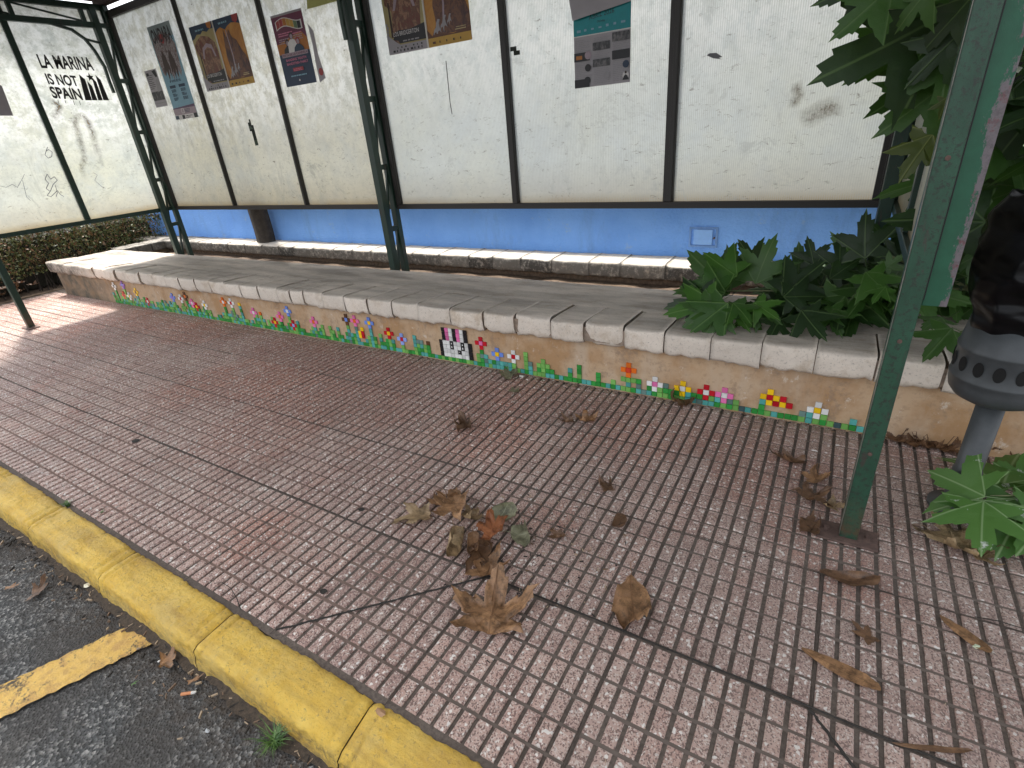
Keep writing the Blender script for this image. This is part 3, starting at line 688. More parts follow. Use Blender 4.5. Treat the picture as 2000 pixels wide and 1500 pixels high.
def poster(name, x0, x1, z0, z1, label, back, cat='poster', sag=0):
    """sheet glued to the inner face of the glazing; returns (thing, patch function in 0..1 sheet coordinates)"""
    e = empty(name, ((x0 + x1) / 2, YB - .008, z0), label, cat)
    mb = MB(); mb.box(x0, x1, YB - .0092, YB - .0082, z0, z1); obj('sheet', mb, back, e)
    st_ = {'k': 0}
    def patch(poly, mat, nm='print', n=0):
        st_['k'] += 1; y = YB - .0094 - st_['k'] * .00018
        vs = [(x0 + (x1 - x0) * u, y, z0 + (z1 - z0) * v) for u, v in poly]; m_ = MB(); m_.add(vs, [tuple(range(len(vs)))]); return obj(nm, m_, mat, e)
    def rect(u0, v0, u1, v1, mat, nm='print'): return patch([(u0, v0), (u1, v0), (u1, v1), (u0, v1)], mat, nm)
    def disc(u, v, r, mat): 
        asp = (x1 - x0) / (z1 - z0); return patch([(u + r * cos(2 * pi * k / 20), v + r * asp * sin(2 * pi * k / 20)) for k in range(20)], mat, 'picture')
    def txt(s, u0, u1, v0, v1, mat, bold=.01, dx=0, shear=0):
        st_['k'] += 1; return text_mesh(s, x0 + (x1 - x0) * u0, x0 + (x1 - x0) * u1, z0 + (z1 - z0) * v0, z0 + (z1 - z0) * v1, YB - .0094 - st_['k'] * .00018, bold, mat=mat, parent=e, dx=dx, shear=shear)
    def lines(u0, u1, v0, v1, n, mat, h=.35):
        st_['k'] += 1; y = YB - .0094 - st_['k'] * .00018; m_ = MB(); dv = (v1 - v0) / n
        for i in range(n):
            u = u0; v = v0 + dv * i
            end = u1 - (u1 - u0) * R.choice((0, .05, .12, .4))
            while u < end - .01:
                w_ = R.uniform(.02, .06) * (u1 - u0) * 4; a_ = min(u + w_, end)
                m_.add([(x0 + (x1 - x0) * p_, y, z0 + (z1 - z0) * q_) for p_, q_ in ((u, v), (a_, v), (a_, v + dv * h), (u, v + dv * h))], [(0, 1, 2, 3)]); u = a_ + .012
        return obj('small_print', m_, mat, e)
    return e, patch, rect, disc, txt, lines

def double_poster(x0, x1, z0, z1, label):
    e, patch, rect, disc, txt, lines = poster('festival_poster', x0, x1, z0, z1, label, M['paper'])
    h = .487
    rect(.0, .10, h, 1, ART5); rect(.505, .0, 1, 1, ART3)
    patch([(.02, .72), (.08, .78), (.2, .84), (.34, .8), (.44, .7), (.46, .55), (.42, .12), (.08, .12), (.10, .5), (.03, .58)], ART1, 'picture')
    patch([(.12, .5), (.16, .66), (.26, .72), (.36, .68), (.40, .5), (.37, .5), (.34, .62), (.26, .66), (.19, .62), (.15, .5)], INK['pinkgrey'], 'picture')
    patch([(.06, .2), (.065, .6), (.085, .6), (.09, .2)], INK['dkbrown'], 'picture')
    patch([(0, .80), (.06, .82), (.12, .87), (.2, .86), (.26, .9), (.34, .87), (.40, .9), (h, .9), (h, 1), (0, 1)], INK['navy'])
    patch([(.36, 1), (.37, .93), (.42, .90), (.455, .93), (.46, 1)], INK['orange'])
    patch([(.505, .82), (.56, .86), (.62, .88), (.70, .83), (.76, .87), (.84, .90), (.92, .89), (1, .86), (1, 1), (.505, 1)], INK['navy'])
    patch([(.88, 1), (.88, .92), (.93, .88), (.98, .92), (1, 1)], INK['red'])
    patch([(.62, .24), (.60, .45), (.63, .68), (.66, .84), (.69, .72), (.73, .78), (.76, .83), (.80, .7), (.86, .66), (.92, .5), (.97, .42), (1, .3), (1, .12), (.56, .12)], ART2, 'picture')
    patch([(.70, .82), (.715, .82), (.735, .45), (.72, .3), (.70, .3), (.715, .45)], INK['pinkgrey'], 'picture')
    for cx, cy, s_ in ((.62, .2, 1.), (.70, .24, .9), (.77, .27, .6)):
        patch([(cx - .05 * s_, cy - .1 * s_), (cx - .035 * s_, cy - .02 * s_), (cx - .01 * s_, cy + .01), (cx, cy + .06 * s_), (cx + .02 * s_, cy + .1 * s_), (cx + .045 * s_, cy + .09 * s_), (cx + .03 * s_, cy + .05 * s_), (cx + .035 * s_, cy), (cx + .05 * s_, cy - .06 * s_), (cx + .03 * s_, cy - .03 * s_), (cx + .01 * s_, cy - .04 * s_), (cx, cy - .11 * s_), (cx - .01 * s_, cy - .04 * s_), (cx - .03 * s_, cy - .05 * s_)], INK['grey'], 'picture')
    patch([(.56, .12), (.6, .14), (.8, .11), (1, .15), (1, .0), (.505, .0), (.505, .2)], INK['brown']); rect(.505, .0, 1, .10, INK['gold'])
    patch([(.10, .245), (.16, .27), (.3, .26), (h, .30), (h, .115), (.16, .115), (.14, .15), (.08, .17)], INK['black'])
    rect(0, 0, h, .1, M['graypaper']); patch([(0, .05), (0, .24), (.03, .22), (.10, .15), (.16, .1)], M['graypaper'])
    for k in range(6): disc(.015 + R.uniform(0, .02), .18 + k * .035, .012, INK['grey'])
    txt('LOS BRIDGERTON', .09, .41, .205, .255, INK['white'], .0, 0)
    lines(.2, .44, .13, .16, 1, INK['grey'], .5)
    rect(.488, 0, .503, 1, M['paper']); rect(.83, .14, .95, .15, INK['cream']); rect(.84, .165, .95, .172, INK['cream'])
    for k in range(9): rect(.06 + k * .045, .02, .06 + k * .045 + R.uniform(.01, .03), .045, INK['black'])
    for k in range(7): rect(.12 + k * .05, .06, .12 + k * .05 + R.uniform(.01, .025), .078, R.choice((INK['black'], INK['grey'])))
    for k in range(5): rect(.56 + k * .08, .03, .56 + k * .08 + R.uniform(.01, .04), .055, R.choice((INK['black'], INK['brown'])))
    lines(.13, .33, .905, .955, 1, INK['sky'], .5); lines(.62, .82, .915, .965, 1, INK['sky'], .5)
double_poster(-4.489, -3.877, 1.598, 2.026, 'orange and blue double festival poster on the second sheet from the left end')
double_poster(-2.533, -1.918, 1.602, 2.030, 'orange and black double festival poster cut by the top edge, right of the middle truss')
# tall blue fair poster
e, patch, rect, disc, txt, lines = poster('fair_poster', -5.047, -4.718, 1.438, 2.107, 'tall narrow blue fair poster reading ONDARA with a horse crowd', INK['sky'])
rect(0, .86, 1, 1, flat((.20, .25, .26))); patch([(.08, .52), (.02, .7), (.05, .86), (.3, .9), (.5, .93), (.8, .88), (.97, .78), (.93, .6), (.9, .5), (.82, .45), (.78, .52), (.7, .43), (.62, .55), (.5, .42), (.42, .53), (.3, .44), (.25, .52), (.14, .48)], ART4, 'picture')
patch([(.35, .84), (.4, .9), (.55, .9), (.6, .84), (.5, .8)], INK['red'], 'picture')
for cx in (.32, .62): patch([(cx - .14, .48), (cx - .1, .66), (cx, .74), (cx + .08, .68), (cx + .14, .55), (cx + .1, .44), (cx + .06, .55), (cx - .04, .42), (cx - .05, .54)], INK['dkbrown'], 'picture')
txt('ONDARA', .08, .94, .82, .965, INK['black'], .03)
txt('FIRES', .25, .75, .405, .43, INK['navy'], .02)
for c_, ww in ((.3, .26), (.72, .28)):
    rect(c_ - ww / 2, .345, c_ + ww / 2, .375, INK['navy'])
    for k in range(3): lines(c_ - .1, c_ + .12, .21 + k * .045, .245 + k * .045, 3, INK['navy'], .7)
rect(0, .0, 1, .12, INK['pinkgrey']); patch([(0, .12), (1, .12), (1, .15), (0, .13)], INK['purple']); rect(0, 0, 1, .05, INK['white'])
rect(.0, .005, .16, .045, INK['navy']); rect(.32, .002, .44, .045, INK['black']); rect(.85, .0, 1, .05, INK['black']); lines(.48, .8, .01, .045, 2, INK['black'], .5)
rect(.36, .065, .48, .12, INK['white']); rect(.38, .07, .46, .115, INK['pinkgrey']); lines(.52, .75, .07, .115, 3, INK['navy'], .5)
# small grey flyer, torn
e, patch, rect, disc, txt, lines = poster('torn_flyer', -5.30, -5.115, 1.555, 1.831, 'small torn grey flyer left of the tall blue poster', M['graypaper'], 'flyer')
rect(.02, .18, .98, .42, ART6, 'picture'); lines(.08, .6, .5, .9, 8, INK['black'], .3); patch([(.6, .95), (.9, .98), (.95, .8), (.8, .78)], INK['black'], 'picture'); rect(.3, .86, .1, .93, INK['black'])
patch([(.6, .4), (.95, .42), (.9, .75), (.7, .7)], INK['grey'], 'picture'); rect(0, .09, 1, .12, INK['grey'])
# purple concert poster
e, patch, rect, disc, txt, lines = poster('concert_poster', -3.54, -3.226, 1.533, 1.953, 'purple and navy concert poster with a colourful wavy ribbon logo', INK['navy'])
rect(0, .46, 1, 1, INK['wine']); patch([(0, .46), (1, .46), (1, .62), (.85, .72), (.5, .68), (.15, .62), (0, .6)], INK['orange']); rect(0, .97, 1, 1, INK['grey'])
def ribbon(u0, u1, mat, grow=0.):
    pts_ = []; N = 10
    f = lambda u: .845 + .04 * sin((u - .1) * 6.2)
    for k in range(N + 1): u = u0 + (u1 - u0) * k / N; pts_.append((u, f(u) + .048 + grow))
    for k in range(N, -1, -1): u = u0 + (u1 - u0) * k / N; pts_.append((u, f(u) - .048 - grow))
    patch(pts_, mat)
ribbon(.1, .93, INK['white'], .012)
for k, c_ in enumerate(('red', 'red', 'orange', 'gold', 'gold', 'green', 'black')): ribbon(.13 + .11 * k, .13 + .11 * (k + 1) - .006, INK[c_])
lines(.12, .9, .70, .76, 2, INK['pink'], .5); lines(.1, .45, .6, .68, 3, INK['pinkgrey'], .5); lines(.6, .92, .62, .7, 3, INK['pinkgrey'], .5)
for cx, c1, c2, hh in ((.36, 'black', 'dkbrown', .64), (.52, 'white', 'dkbrown', .72), (.70, 'navy', 'red', .64)):
    patch([(cx - .17, .46), (cx - .14, hh - .12), (cx - .05, hh - .08), (cx + .05, hh - .08), (cx + .14, hh - .13), (cx + .17, .46)], INK[c1], 'picture'); disc(cx, hh - .035, .065, INK[c2]); disc(cx + .005, hh - .045, .045, INK['pinkgrey'])
rect(.1, .41, .95, .465, INK['pinkgrey']); txt('FESTA DE LA CANDELA', .12, .93, .422, .452, INK['wine'], .02)
txt('BANDING YOUTH', .2, .86, .35, .385, INK['pink'], .03); txt('BANDSTREA FAMILY', .2, .9, .295, .33, INK['pink'], .03); rect(.36, .2, .7, .25, INK['red']); lines(.38, .68, .205, .245, 2, INK['pink'], .5)
lines(.25, .8, .13, .16, 1, INK['sky'], .6); disc(.5, .07, .02, INK['white'])
# torn vertical poster strip
sp_ = [aty(600, 45, YB - .012), aty(612, 60, YB - .012), aty(621, 105, YB - .012), aty(636, 152, YB - .012), aty(625, 161, YB - .012), aty(616, 120, YB - .012), aty(611, 90, YB - .012)]
m_ = MB(); m_.add(sp_ + [v + V((0, .001, 0)) for v in sp_], [tuple(range(7)), tuple(range(13, 6, -1))] + [(i, (i + 1) % 7, (i + 1) % 7 + 7, i + 7) for i in range(7)])
st_ = obj('torn_poster_strip', m_, M['graypaper'], base=sp_[3]); tag(st_, 'narrow torn remnant of a poster hanging beside the purple poster', 'poster scrap')
c_ = aty(627, 140, YB - .0135); m_ = MB(); m_.add([c_ + V((.022 * cos(a_ * pi / 8), 0, .022 * sin(a_ * pi / 8))) for a_ in range(16)], [tuple(range(16))]); obj('red_dot', m_, INK['red'], st_)
ya = [aty(597, -30, YB - .012), aty(662, -45, YB - .012), aty(662, 1, YB - .012), aty(600, 18, YB - .012)]
m_ = MB(); m_.add(ya + [v + V((0, .001, 0)) for v in ya], [(0, 1, 2, 3), (7, 6, 5, 4), (0, 4, 5, 1), (1, 5, 6, 2), (2, 6, 7, 3), (3, 7, 4, 0)])
tag(obj('yellow_notice', m_, flat((.33, .34, .10)), base=ya[3]), 'plain olive yellow notice at the top edge left of the middle truss', 'notice')
# teal and grey programme poster with a folded-over corner
e, patch, rect, disc, txt, lines = poster('programme_poster', -1.303, -1.006, 1.30, 1.72, 'teal over grey programme poster reading ABRIL 2026 with its top folded down', M['graypaper'])
rect(0, .54, 1, 1, INK['teal']); rect(0, .532, 1, .542, INK['white'])
txt('ABRIL 2026', .28, .72, .685, .73, INK['black'], .0, .012); txt('DEL 17 AL 19', .3, .72, .75, .79, INK['black'], .0, .012); txt('ONDARA', .42, .56, .645, .665, INK['black'], .0)
for k in range(7): rect(.06 + k * .13, .575 + .004 * k, .06 + k * .13 + R.uniform(.04, .08), .59 + .004 * k + R.uniform(0, .015), INK['sky'])
for k in range(3):
    u = .03 + k * .335
    lines(u, u + .29, .03, .51, 26, INK['grey'], .32)
rect(0, .28, .29, .37, INK['black'], 'picture'); rect(.04, .3, .15, .34, INK['orange'], 'picture'); disc(.26, .335, .062, INK['pinkgrey']); rect(0, .0, .28, .09, INK['black'], 'picture'); disc(.24, .07, .06, INK['black'])
rect(.345, .37, .65, .45, ART6, 'picture'); rect(.345, .2, .65, .28, ART6, 'picture'); rect(.69, .43, .99, .52, ART6, 'picture'); rect(.69, .25, .99, .34, INK['black'], 'picture')
for u, v, c_ in ((.255, .205, 'black'), (.595, .1, 'grey'), (.93, .19, 'navy'), (.93, .075, 'white')): disc(u, v, .055, INK[c_])
patch([(.875, .03), (.9, .07), (.93, .085), (.96, .07), (.985, .03)], INK['black'], 'picture'); disc(.93, .105, .02, INK['dkbrown'])
fo = [aty(1108, -20, YB - .03), aty(1240, -40, YB - .02), aty(1232, 2, YB - .022), aty(1118, 41, YB - .034)]
m_ = MB(); m_.add(fo + [v + V((0, .0008, 0)) for v in fo], [(0, 3, 2, 1), (4, 5, 6, 7), (0, 1, 5, 4), (1, 2, 6, 5), (2, 3, 7, 6), (3, 0, 4, 7)]); obj('folded_flap', m_, M['graypaper'], e)

# stencil graffiti on the left end sheets
GX = XL - .028 + .006
gr = empty('stencil_graffiti', (GX, 2.25, 1.62), 'black stencil LA MARINA IS NOT SPAIN with star and stripes on the end sheet', 'graffiti')
def gt(s, q0, q1, hgt, bold=.045, dx=0.):
    a_ = atx(*q0, GX); b_ = atx(*q1, GX)
    return text_mesh(s, a_.y, b_.y, a_.z, a_.z + hgt, GX + .001, bold, 'yz', mat=M['black'], parent=gr, dx=b_.z - a_.z + dx, name='lettering')
gt('LA MARINA', (81, 133), (185, 138), .095, .03); gt('IS NOT', (95, 165), (155, 169), .078, .035); gt('SPAIN', (104, 192), (163, 196), .085, .035)
m_ = MB()
for (a_, b_, w_) in (((155, 145), (174, 196), 14), ((171, 158), (186, 196), 11), ((180, 150), (197, 196), 10), ((187, 146), (208, 196), 12)):
    m_.add([atx(a_[0] - 1, a_[1], GX + .001), atx(b_[0] - w_ / 2, b_[1], GX + .001), atx(b_[0] + w_ / 2 - 1, b_[1], GX + .001), atx(a_[0] + w_ * .8, a_[1] + 10, GX + .001)], [(0, 1, 2, 3)])
obj('stripes', m_, M['black'], gr)
c_ = atx(176, 151, GX + .0014); m_ = MB(); m_.add([c_] + [c_ + V((0, cos(pi / 2 + k * pi / 5) * (.03 if k % 2 == 0 else .013), sin(pi / 2 + k * pi / 5) * (.034 if k % 2 == 0 else .014))) for k in range(10)], [(0, i + 1, (i + 1) % 10 + 1) for i in range(10)]); obj('star', m_, M['black'], gr)
m_ = MB()
for (px_, py_, l_) in ((112, 170, 9), (135, 168, 7), (113, 195, 8), (127, 196, 6), (143, 196, 9), (155, 197, 8), (121, 171, 5)):
    a_ = atx(px_, py_, GX + .0012); b_ = atx(px_ + l_ * .3, py_ + l_, GX + .0012); m_.bar(a_, b_, .004, .0006, V((0, 1, 0)))
obj('drips', m_, M['black'], gr)
# brown spray stain below the stencil, marker doodles, scratches, tape marks
def strokes(name, mat, label, cat, plane, lists, w_):
    m_ = MB(); base = None
    for pts_ in lists:
        P_ = [atx(*q, GX + .0015) if plane == 'x' else aty(*q, YB - .010) for q in pts_]; base = base or P_[0]
        for i in range(len(P_) - 1): m_.bar(P_[i], P_[i + 1], w_, .0006, V((0, 1, 0)) if plane == 'x' else V((1, 0, 0)))
    return tag(obj(name, m_, mat, base=base), label, cat)
blue_ink = flat((.10, .10, .16), name='marker_ink')
strokes('marker_doodle', blue_ink, 'thin marker scribble low on the left end sheet, a looping figure', 'graffiti', 'x',
        [[(92, 340), (88, 350), (95, 358), (90, 368), (98, 374), (104, 360), (112, 352), (106, 345), (99, 350), (92, 340)], [(98, 374), (92, 382), (100, 384), (112, 372), (118, 380), (125, 384)], [(90, 295), (88, 302), (94, 309), (101, 306), (102, 297), (95, 292), (90, 295), (93, 287)], [(108, 362), (112, 376), (110, 384)]], .004)
strokes('marker_line', blue_ink, 'faint wavy marker line below the figure doodle by the image edge', 'graffiti', 'x',
        [[(0, 363), (12, 366), (24, 360), (34, 366), (42, 352), (48, 340)], [(44, 352), (52, 385), (60, 392)], [(182, 337), (190, 342), (185, 352), (198, 364), (206, 368)]], .0025)
strokes('scratch', M['black'], 'long thin vertical slit in the sheet right of the middle truss', 'slit', 'y', [[(871, 119), (875, 160), (879, 200), (883, 223)]], .005)
m_ = MB(); P_ = [aty(*q, YB - .010) for q in ((1380, 108), (1386, 104), (1399, 103), (1411, 111), (1404, 113), (1410, 116), (1393, 114))]; m_.add(P_, [tuple(range(7))]); tag(obj('sticker_remnant', m_, M['sticker'], base=P_[0]), 'small dark grey sticker remnant near the top of the last back sheet', 'sticker')
# brown spray stain: thin sheet whose own colour fades at the edges
t = NT('brown_spray'); s_ = t.noise(9, 6, .75); nf = t.noise(60, 5, .8)
trn = t.n.new('ShaderNodeBsdfTransparent'); mx = t.n.new('ShaderNodeMixShader'); att = t.n.new('ShaderNodeAttribute'); att.attribute_name = 'fade'
k_ = t.math('MULTIPLY', att.outputs['Fac'], t.ramp(t.math('ADD', t.math('MULTIPLY', s_, .6), t.math('MULTIPLY', nf, .4)), [(.38, 0.), (.6, 1.)]))
t.done((.20, .12, .035), .8); t.L(k_, mx.inputs[0]); t.L(trn.outputs[0], mx.inputs[1]); t.L(t.b.outputs[0], mx.inputs[2]); t.L(mx.outputs[0], t.out.inputs['Surface'])
SPRAY = t.mat
def spray(P_, w_, label, axis='x', name='spray_stain'):
    side = V((0, 1, 0)) if axis == 'x' else V((1, 0, 0)); m_ = MB(); fade = []
    for i, p in enumerate(P_):
        d = (P_[min(i + 1, len(P_) - 1)] - P_[max(i - 1, 0)]).normalized(); nr = (V((1, 0, 0)) if axis == 'x' else V((0, 1, 0))).cross(d)
        for j in range(5): f = (j - 2) / 2; m_.v.append(tuple(p + nr * w_ * f)); fade.append((1 - abs(f)) * (0 if i in (0, len(P_) - 1) else 1))
    for i in range(len(P_) - 1):
        for j in range(4): a_ = i * 5 + j; m_.f.append((a_, a_ + 1, a_ + 6, a_ + 5)); m_.m.append(0)
    o = obj(name, m_, SPRAY, base=P_[0], smooth=True); at_ = o.data.attributes.new('fade', 'FLOAT', 'POINT'); at_.data.foreach_set('value', fade)
    return tag(o, label, 'stain')
spray([atx(*q, GX + .0008) for q in [(146, 262), (145, 240), (150, 226), (162, 226), (172, 238), (180, 258), (186, 280), (190, 305)]], .035, 'brown sprayed arch stain below the black stencil')
spray([atx(*q, GX + .0012) for q in [(148, 232), (152, 256), (158, 280), (166, 304), (160, 330), (165, 350)]], .03, 'brown drip stain running down the end sheet below the stencil')
spray([atx(*q, GX + .0008) for q in [(100, 190), (108, 202), (116, 206), (112, 218), (106, 228), (108, 238)]], .035, 'brown smudge just under the word SPAIN beside the glazing bar')
spray([aty(*q, YB - .010) for q in [(1552, 160), (1556, 172), (1560, 186), (1553, 200), (1552, 212)]], .03, 'small ring of brown glue on the far right sheet', 'y')
spray([aty(*q, YB - .010) for q in [(1560, 240), (1580, 230), (1600, 218), (1625, 208), (1648, 200)]], .05, 'scraped brown paper residue on the far right sheet', 'y')
gq = [atx(-60, 130, GX + .002), atx(4, 168, GX + .002), atx(26, 226, GX + .002), atx(-60, 226, GX + .002)]
m_ = MB(); m_.add(gq + [v - V((.001, 0, 0)) for v in gq], [(0, 3, 2, 1), (4, 5, 6, 7), (0, 1, 5, 4), (1, 2, 6, 5), (2, 3, 7, 6), (3, 0, 4, 7)]); tag(obj('grey_card', m_, M['graypaper'], base=gq[2]), 'plain grey card on the end sheet at the left image edge', 'card')

# ------------------------------------------------------------------ mosaic of ceramic tiles on the bench wall
def m_tile(col, nm): 
    t = NT('glazed_tile_' + nm); oi = t.n.new('ShaderNodeNewGeometry').outputs['Random Per Island']
    c = t.mix(oi, tuple(x * .85 for x in col), tuple(min(1, x * 1.3) for x in col)); return t.done(c, .25)
TC = dict(W=(.62, .62, .60), K=(.014, .014, .016), P=(.62, .14, .33), R=(.42, .008, .018), r=(.55, .05, .02), O=(.62, .13, .015), Y=(.72, .45, .01), B=(.13, .22, .58), L=(.24, .33, .68),
          V=(.28, .14, .45), g=(.03, .25, .045), G=(.16, .38, .09), T=(.08, .33, .30), D=(.04, .075, .08), N=(.10, .045, .02), S=(.12, .2, .18))
TM = {k: m_tile(v, k) for k, v in TC.items()}
PT = .0245; X00 = -1.805; YW = 2.0865
used = {}
def cell(px, py): p = aty(px, py, YW); return round((p.x - X00) / PT - .5), round((p.z - .004) / PT - .5)
def tiles(cells):
    """cells {(col,row): colour letter} -> mesh with one slightly skewed ceramic square per cell"""
    mb = MB(); mats = sorted(set(cells.values()))
    for (c, r), k in cells.items():
        xc = X00 + (c + .5) * PT + R.uniform(-.0006, .0006); zc = .005 + (r + .5) * PT + R.uniform(-.0006, .0006); h_ = PT / 2 - .0009; a_ = R.uniform(-.03, .03); y0_ = YW - R.uniform(.0038, .005)
        co_ = [(-h_, -h_), (h_, -h_), (h_, h_), (-h_, h_)]; P_ = [(xc + u * cos(a_) - v * sin(a_), zc + u * sin(a_) + v * cos(a_)) for u, v in co_]
        I_ = [(xc + (x - xc) * .93, zc + (z - zc) * .93) for x, z in P_]
        mb.add([(x, YW + .002, z) for x, z in P_] + [(x, y0_ + .001, z) for x, z in P_] + [(x, y0_, z) for x, z in I_],
               [(0,1,5,4),(1,2,6,5),(2,3,7,6),(3,0,4,7),(4,5,9,8),(5,6,10,9),(6,7,11,10),(7,4,8,11),(8,9,10,11)], mats.index(k))
    return mb, [TM[k] for k in mats]
def put(name, cells, label, cat, group=None, force=False):
    cells = {k: v for k, v in cells.items() if force or k not in used}
    for k in cells: used[k] = 1
    mb, ms = tiles(cells); mx_ = [X00 + (c + .5) * PT for c, r in cells]; b_ = (sum(mx_) / len(mx_), YW, min(.005 + r * PT for c, r in cells))
    return tag(obj(name, mb, ms, base=b_), label, cat, group)
# rabbit
rb = {}
for j, row in enumerate(['KWWWWWWWK', 'KWWWSKWWK', 'KWWKWWKWK', 'KWWKWWKWK', ' KPWKPWK', ' KPWKPWK', ' KPWKPWK']):
    for i, ch in enumerate(row):
        if ch != ' ': rb[(i, j + 1)] = ch
rb[(4, 2)] = 'W'
rab = put('mosaic_rabbit', rb, 'black and white pixel rabbit face with pink ears in mosaic tiles', 'mosaic')
m_ = MB()
for c_ in (3, 6):
    x = X00 + (c_ + .55) * PT; 
    for z, hh in ((.005 + 4.45 * PT, .008), (.005 + 3.6 * PT, .012)): m_.box(x - .003, x + .003, YW - .0062, YW - .0055, z - hh / 2, z + hh / 2)
x = X00 + 5.45 * PT; m_.box(x - .003, x + .003, YW - .0062, YW - .0055, .005 + 2.5 * PT, .005 + 2.5 * PT + .005)
obj('highlight', m_, TM['W'], rab)
fl = []
def A(x, y): return 200 + .2 * x, 520 + .2 * y
def B_(x, y): return 560 + .2 * x, 560 + .2 * y
def C_(x, y): return 850 + .25 * x, 620 + .25 * y
def D_(x, y): return 1250 + .25 * x, 680 + .25 * y
FL = [(A(105, 185), 'W', 'D', 'white flower with dark centre, first at the far left end'), (A(195, 172), 'V', 'B', 'purple flower, second from the far left end'),
 (A(205, 272), 'r', 'R', 'small vermilion flower under the purple one'), (A(262, 285), 'W', 'Y', 'white flower with yellow centre near the far left end'),
 (A(340, 265), 'Y', 'N', 'yellow flower with brown centre near the far left end'), (A(445, 335), 'R', 'W', 'crimson flower with white centre at the far left'),
 (A(695, 320), 'B', 'V', 'blue flower with violet centre left of the brown one'), (A(757, 305), 'W', 'R', 'white flower with dark red centre touching the brown one'),
 (A(803, 290), 'N', 'O', 'brown flower with orange centre'), (A(877, 350), 'P', 'W', 'pink flower with white centre beside the red and yellow one'),
 (A(922, 395), 'R', 'Y', 'red flower with yellow centre under a pink one on the far left half'), (A(1000, 372), 'W', 'Y', 'white flower with yellow centre on a tall dark stem'),
 (A(1185, 350), 'O', 'W', 'orange flower with white centre'), (A(1265, 355), 'W', 'R', 'white flower with dark red centre right of the orange one'),
 (A(1473, 450), 'P', 'W', 'pink flower with white centre on a leafy stem'), (A(1690, 555), 'R', 'Y', 'low red flower with yellow centre left of a pink and orange one'),
 (A(1737, 490), 'P', 'O', 'pink flower with orange centre left of the tall blue one'), (A(1815, 435), 'B', 'W', 'tall blue flower with white centre touching the coping'),
 (A(1878, 575), 'R', 'L', 'red flower with lilac centre at the foot of the blue one'), (B_(257, 340), 'P', 'O', 'lone pink flower with orange centre left of the dark one'),
 (B_(590, 320), 'N', 'B', 'dark brown flower with blue centre under a broken coping joint'), (B_(672, 330), 'P', 'O', 'pink flower with orange centre right of the dark one'),
 (B_(812, 355), 'B', 'Y', 'blue flower with yellow centre on a tall leafy stem'), (B_(985, 455), 'R', 'Y', 'red flower with yellow centre left of the rabbit'),
 (B_(1120, 510), 'L', 'R', 'light blue flower with dark red centre left of the rabbit'), (B_(1905, 550), 'R', 'P', 'red flower with pink centre just right of the rabbit'),
 (C_(500, 295), 'B', 'Y', 'blue flower with yellow centre right of the rabbit'), (C_(597, 312), 'W', 'R', 'white flower with red centre right of the rabbit'),
 (C_(833, 380), 'G', 'G', 'all green cross shaped plant right of the rabbit'), (C_(1515, 415), 'O', 'r', 'tall orange flower with red centre on a green stem'),
 (C_(1725, 520), 'W', 'P', 'white flower with pink centre right of the orange one'), (D_(348, 322), 'Y', 'W', 'yellow flower with white centre behind the crumpled brown leaf'),
 (D_(535, 350), 'R', 'W', 'dark red flower with white centre between yellow and pink'), (D_(682, 370), 'P', 'W', 'pink flower with white centre right of the dark red one'),
 (D_(1372, 470), 'W', 'Y', 'white flower with yellow centre, last on the right')]
stems = []
for (px_, py_), pc, cc, lab in FL:
    c, r = cell(px_, py_); r = min(r, 8); cl = {(c, r): cc}
    for d in ((1, 0), (-1, 0), (0, 1), (0, -1)):
        if r + d[1] >= 1: cl[(c + d[0], r + d[1])] = pc
    stems.append((c, r)); put('mosaic_flower', cl, 'mosaic ' + lab, 'mosaic flower', 'tile flowers along the bench wall')
# checkered ones and buds
c, r = cell(*D_(1065, 455)); put('mosaic_flower', {(c - 1, r + 1): 'R', (c, r + 1): 'Y', (c + 1, r + 1): 'R', (c - 2, r + 1): 'Y', (c - 1, r + 2): 'Y', (c - 1, r): 'Y', (c, r): 'R', (c + 1, r): 'Y', (c + 2, r): 'R', (c - 2, r): 'T'}, 'mosaic checkered yellow and dark red flower cluster near the green post', 'mosaic flower', 'tile flowers along the bench wall')
c, r = cell(*B_(740, 460)); put('mosaic_flower', {(c, r + 1): 'Y', (c, r): 'R', (c - 1, r): 'Y', (c, r - 1): 'R', (c - 1, r - 1): 'Y'}, 'mosaic small yellow and red checkered flower below the pink one', 'mosaic flower', 'tile flowers along the bench wall')
for q, k, lab in ((A(1345, 370), 'Y', 'single yellow bud on a green stem'), (A(1540, 465), 'O', 'single orange bud on a short stem'), (B_(1390, 548), 'N', 'single brown bud left of the rabbit')):
    c, r = cell(*q); stems.append((c, r)); put('mosaic_flower', {(c, r): k}, 'mosaic ' + lab, 'mosaic flower', 'tile flowers along the bench wall')
gg = {}
def gset(c, r, k=None):
    if r >= 0 and (c, r) not in used and (c, r) not in gg: gg[(c, r)] = k or R.choice('ggGGTTgGTS')
for c, r in stems:
    k = R.choice('GgT')
    for j in range(r - 1, -1, -1): gset(c, j, k if R.random() < .6 else None)
    if X00 + c * PT > -1.2 and r <= 3:
        for j in range(r):
            gset(c - 1, j); gset(c + 1, j)
        gset(c + 2, 0); gset(c - 2, 0); gset(c + 2, 1) if R.random() < .5 else None
    if r > 3 and R.random() < .7: gset(c - 1, 2); gset(c - 1, 1); gset(c + 1, R.choice((1, 2)))
c0 = round((-5.58 - X00) / PT); c1 = round((.195 - X00) / PT)
gap = set(range(round((-.0 - X00) / PT), round((.06 - X00) / PT)))
hh = 1
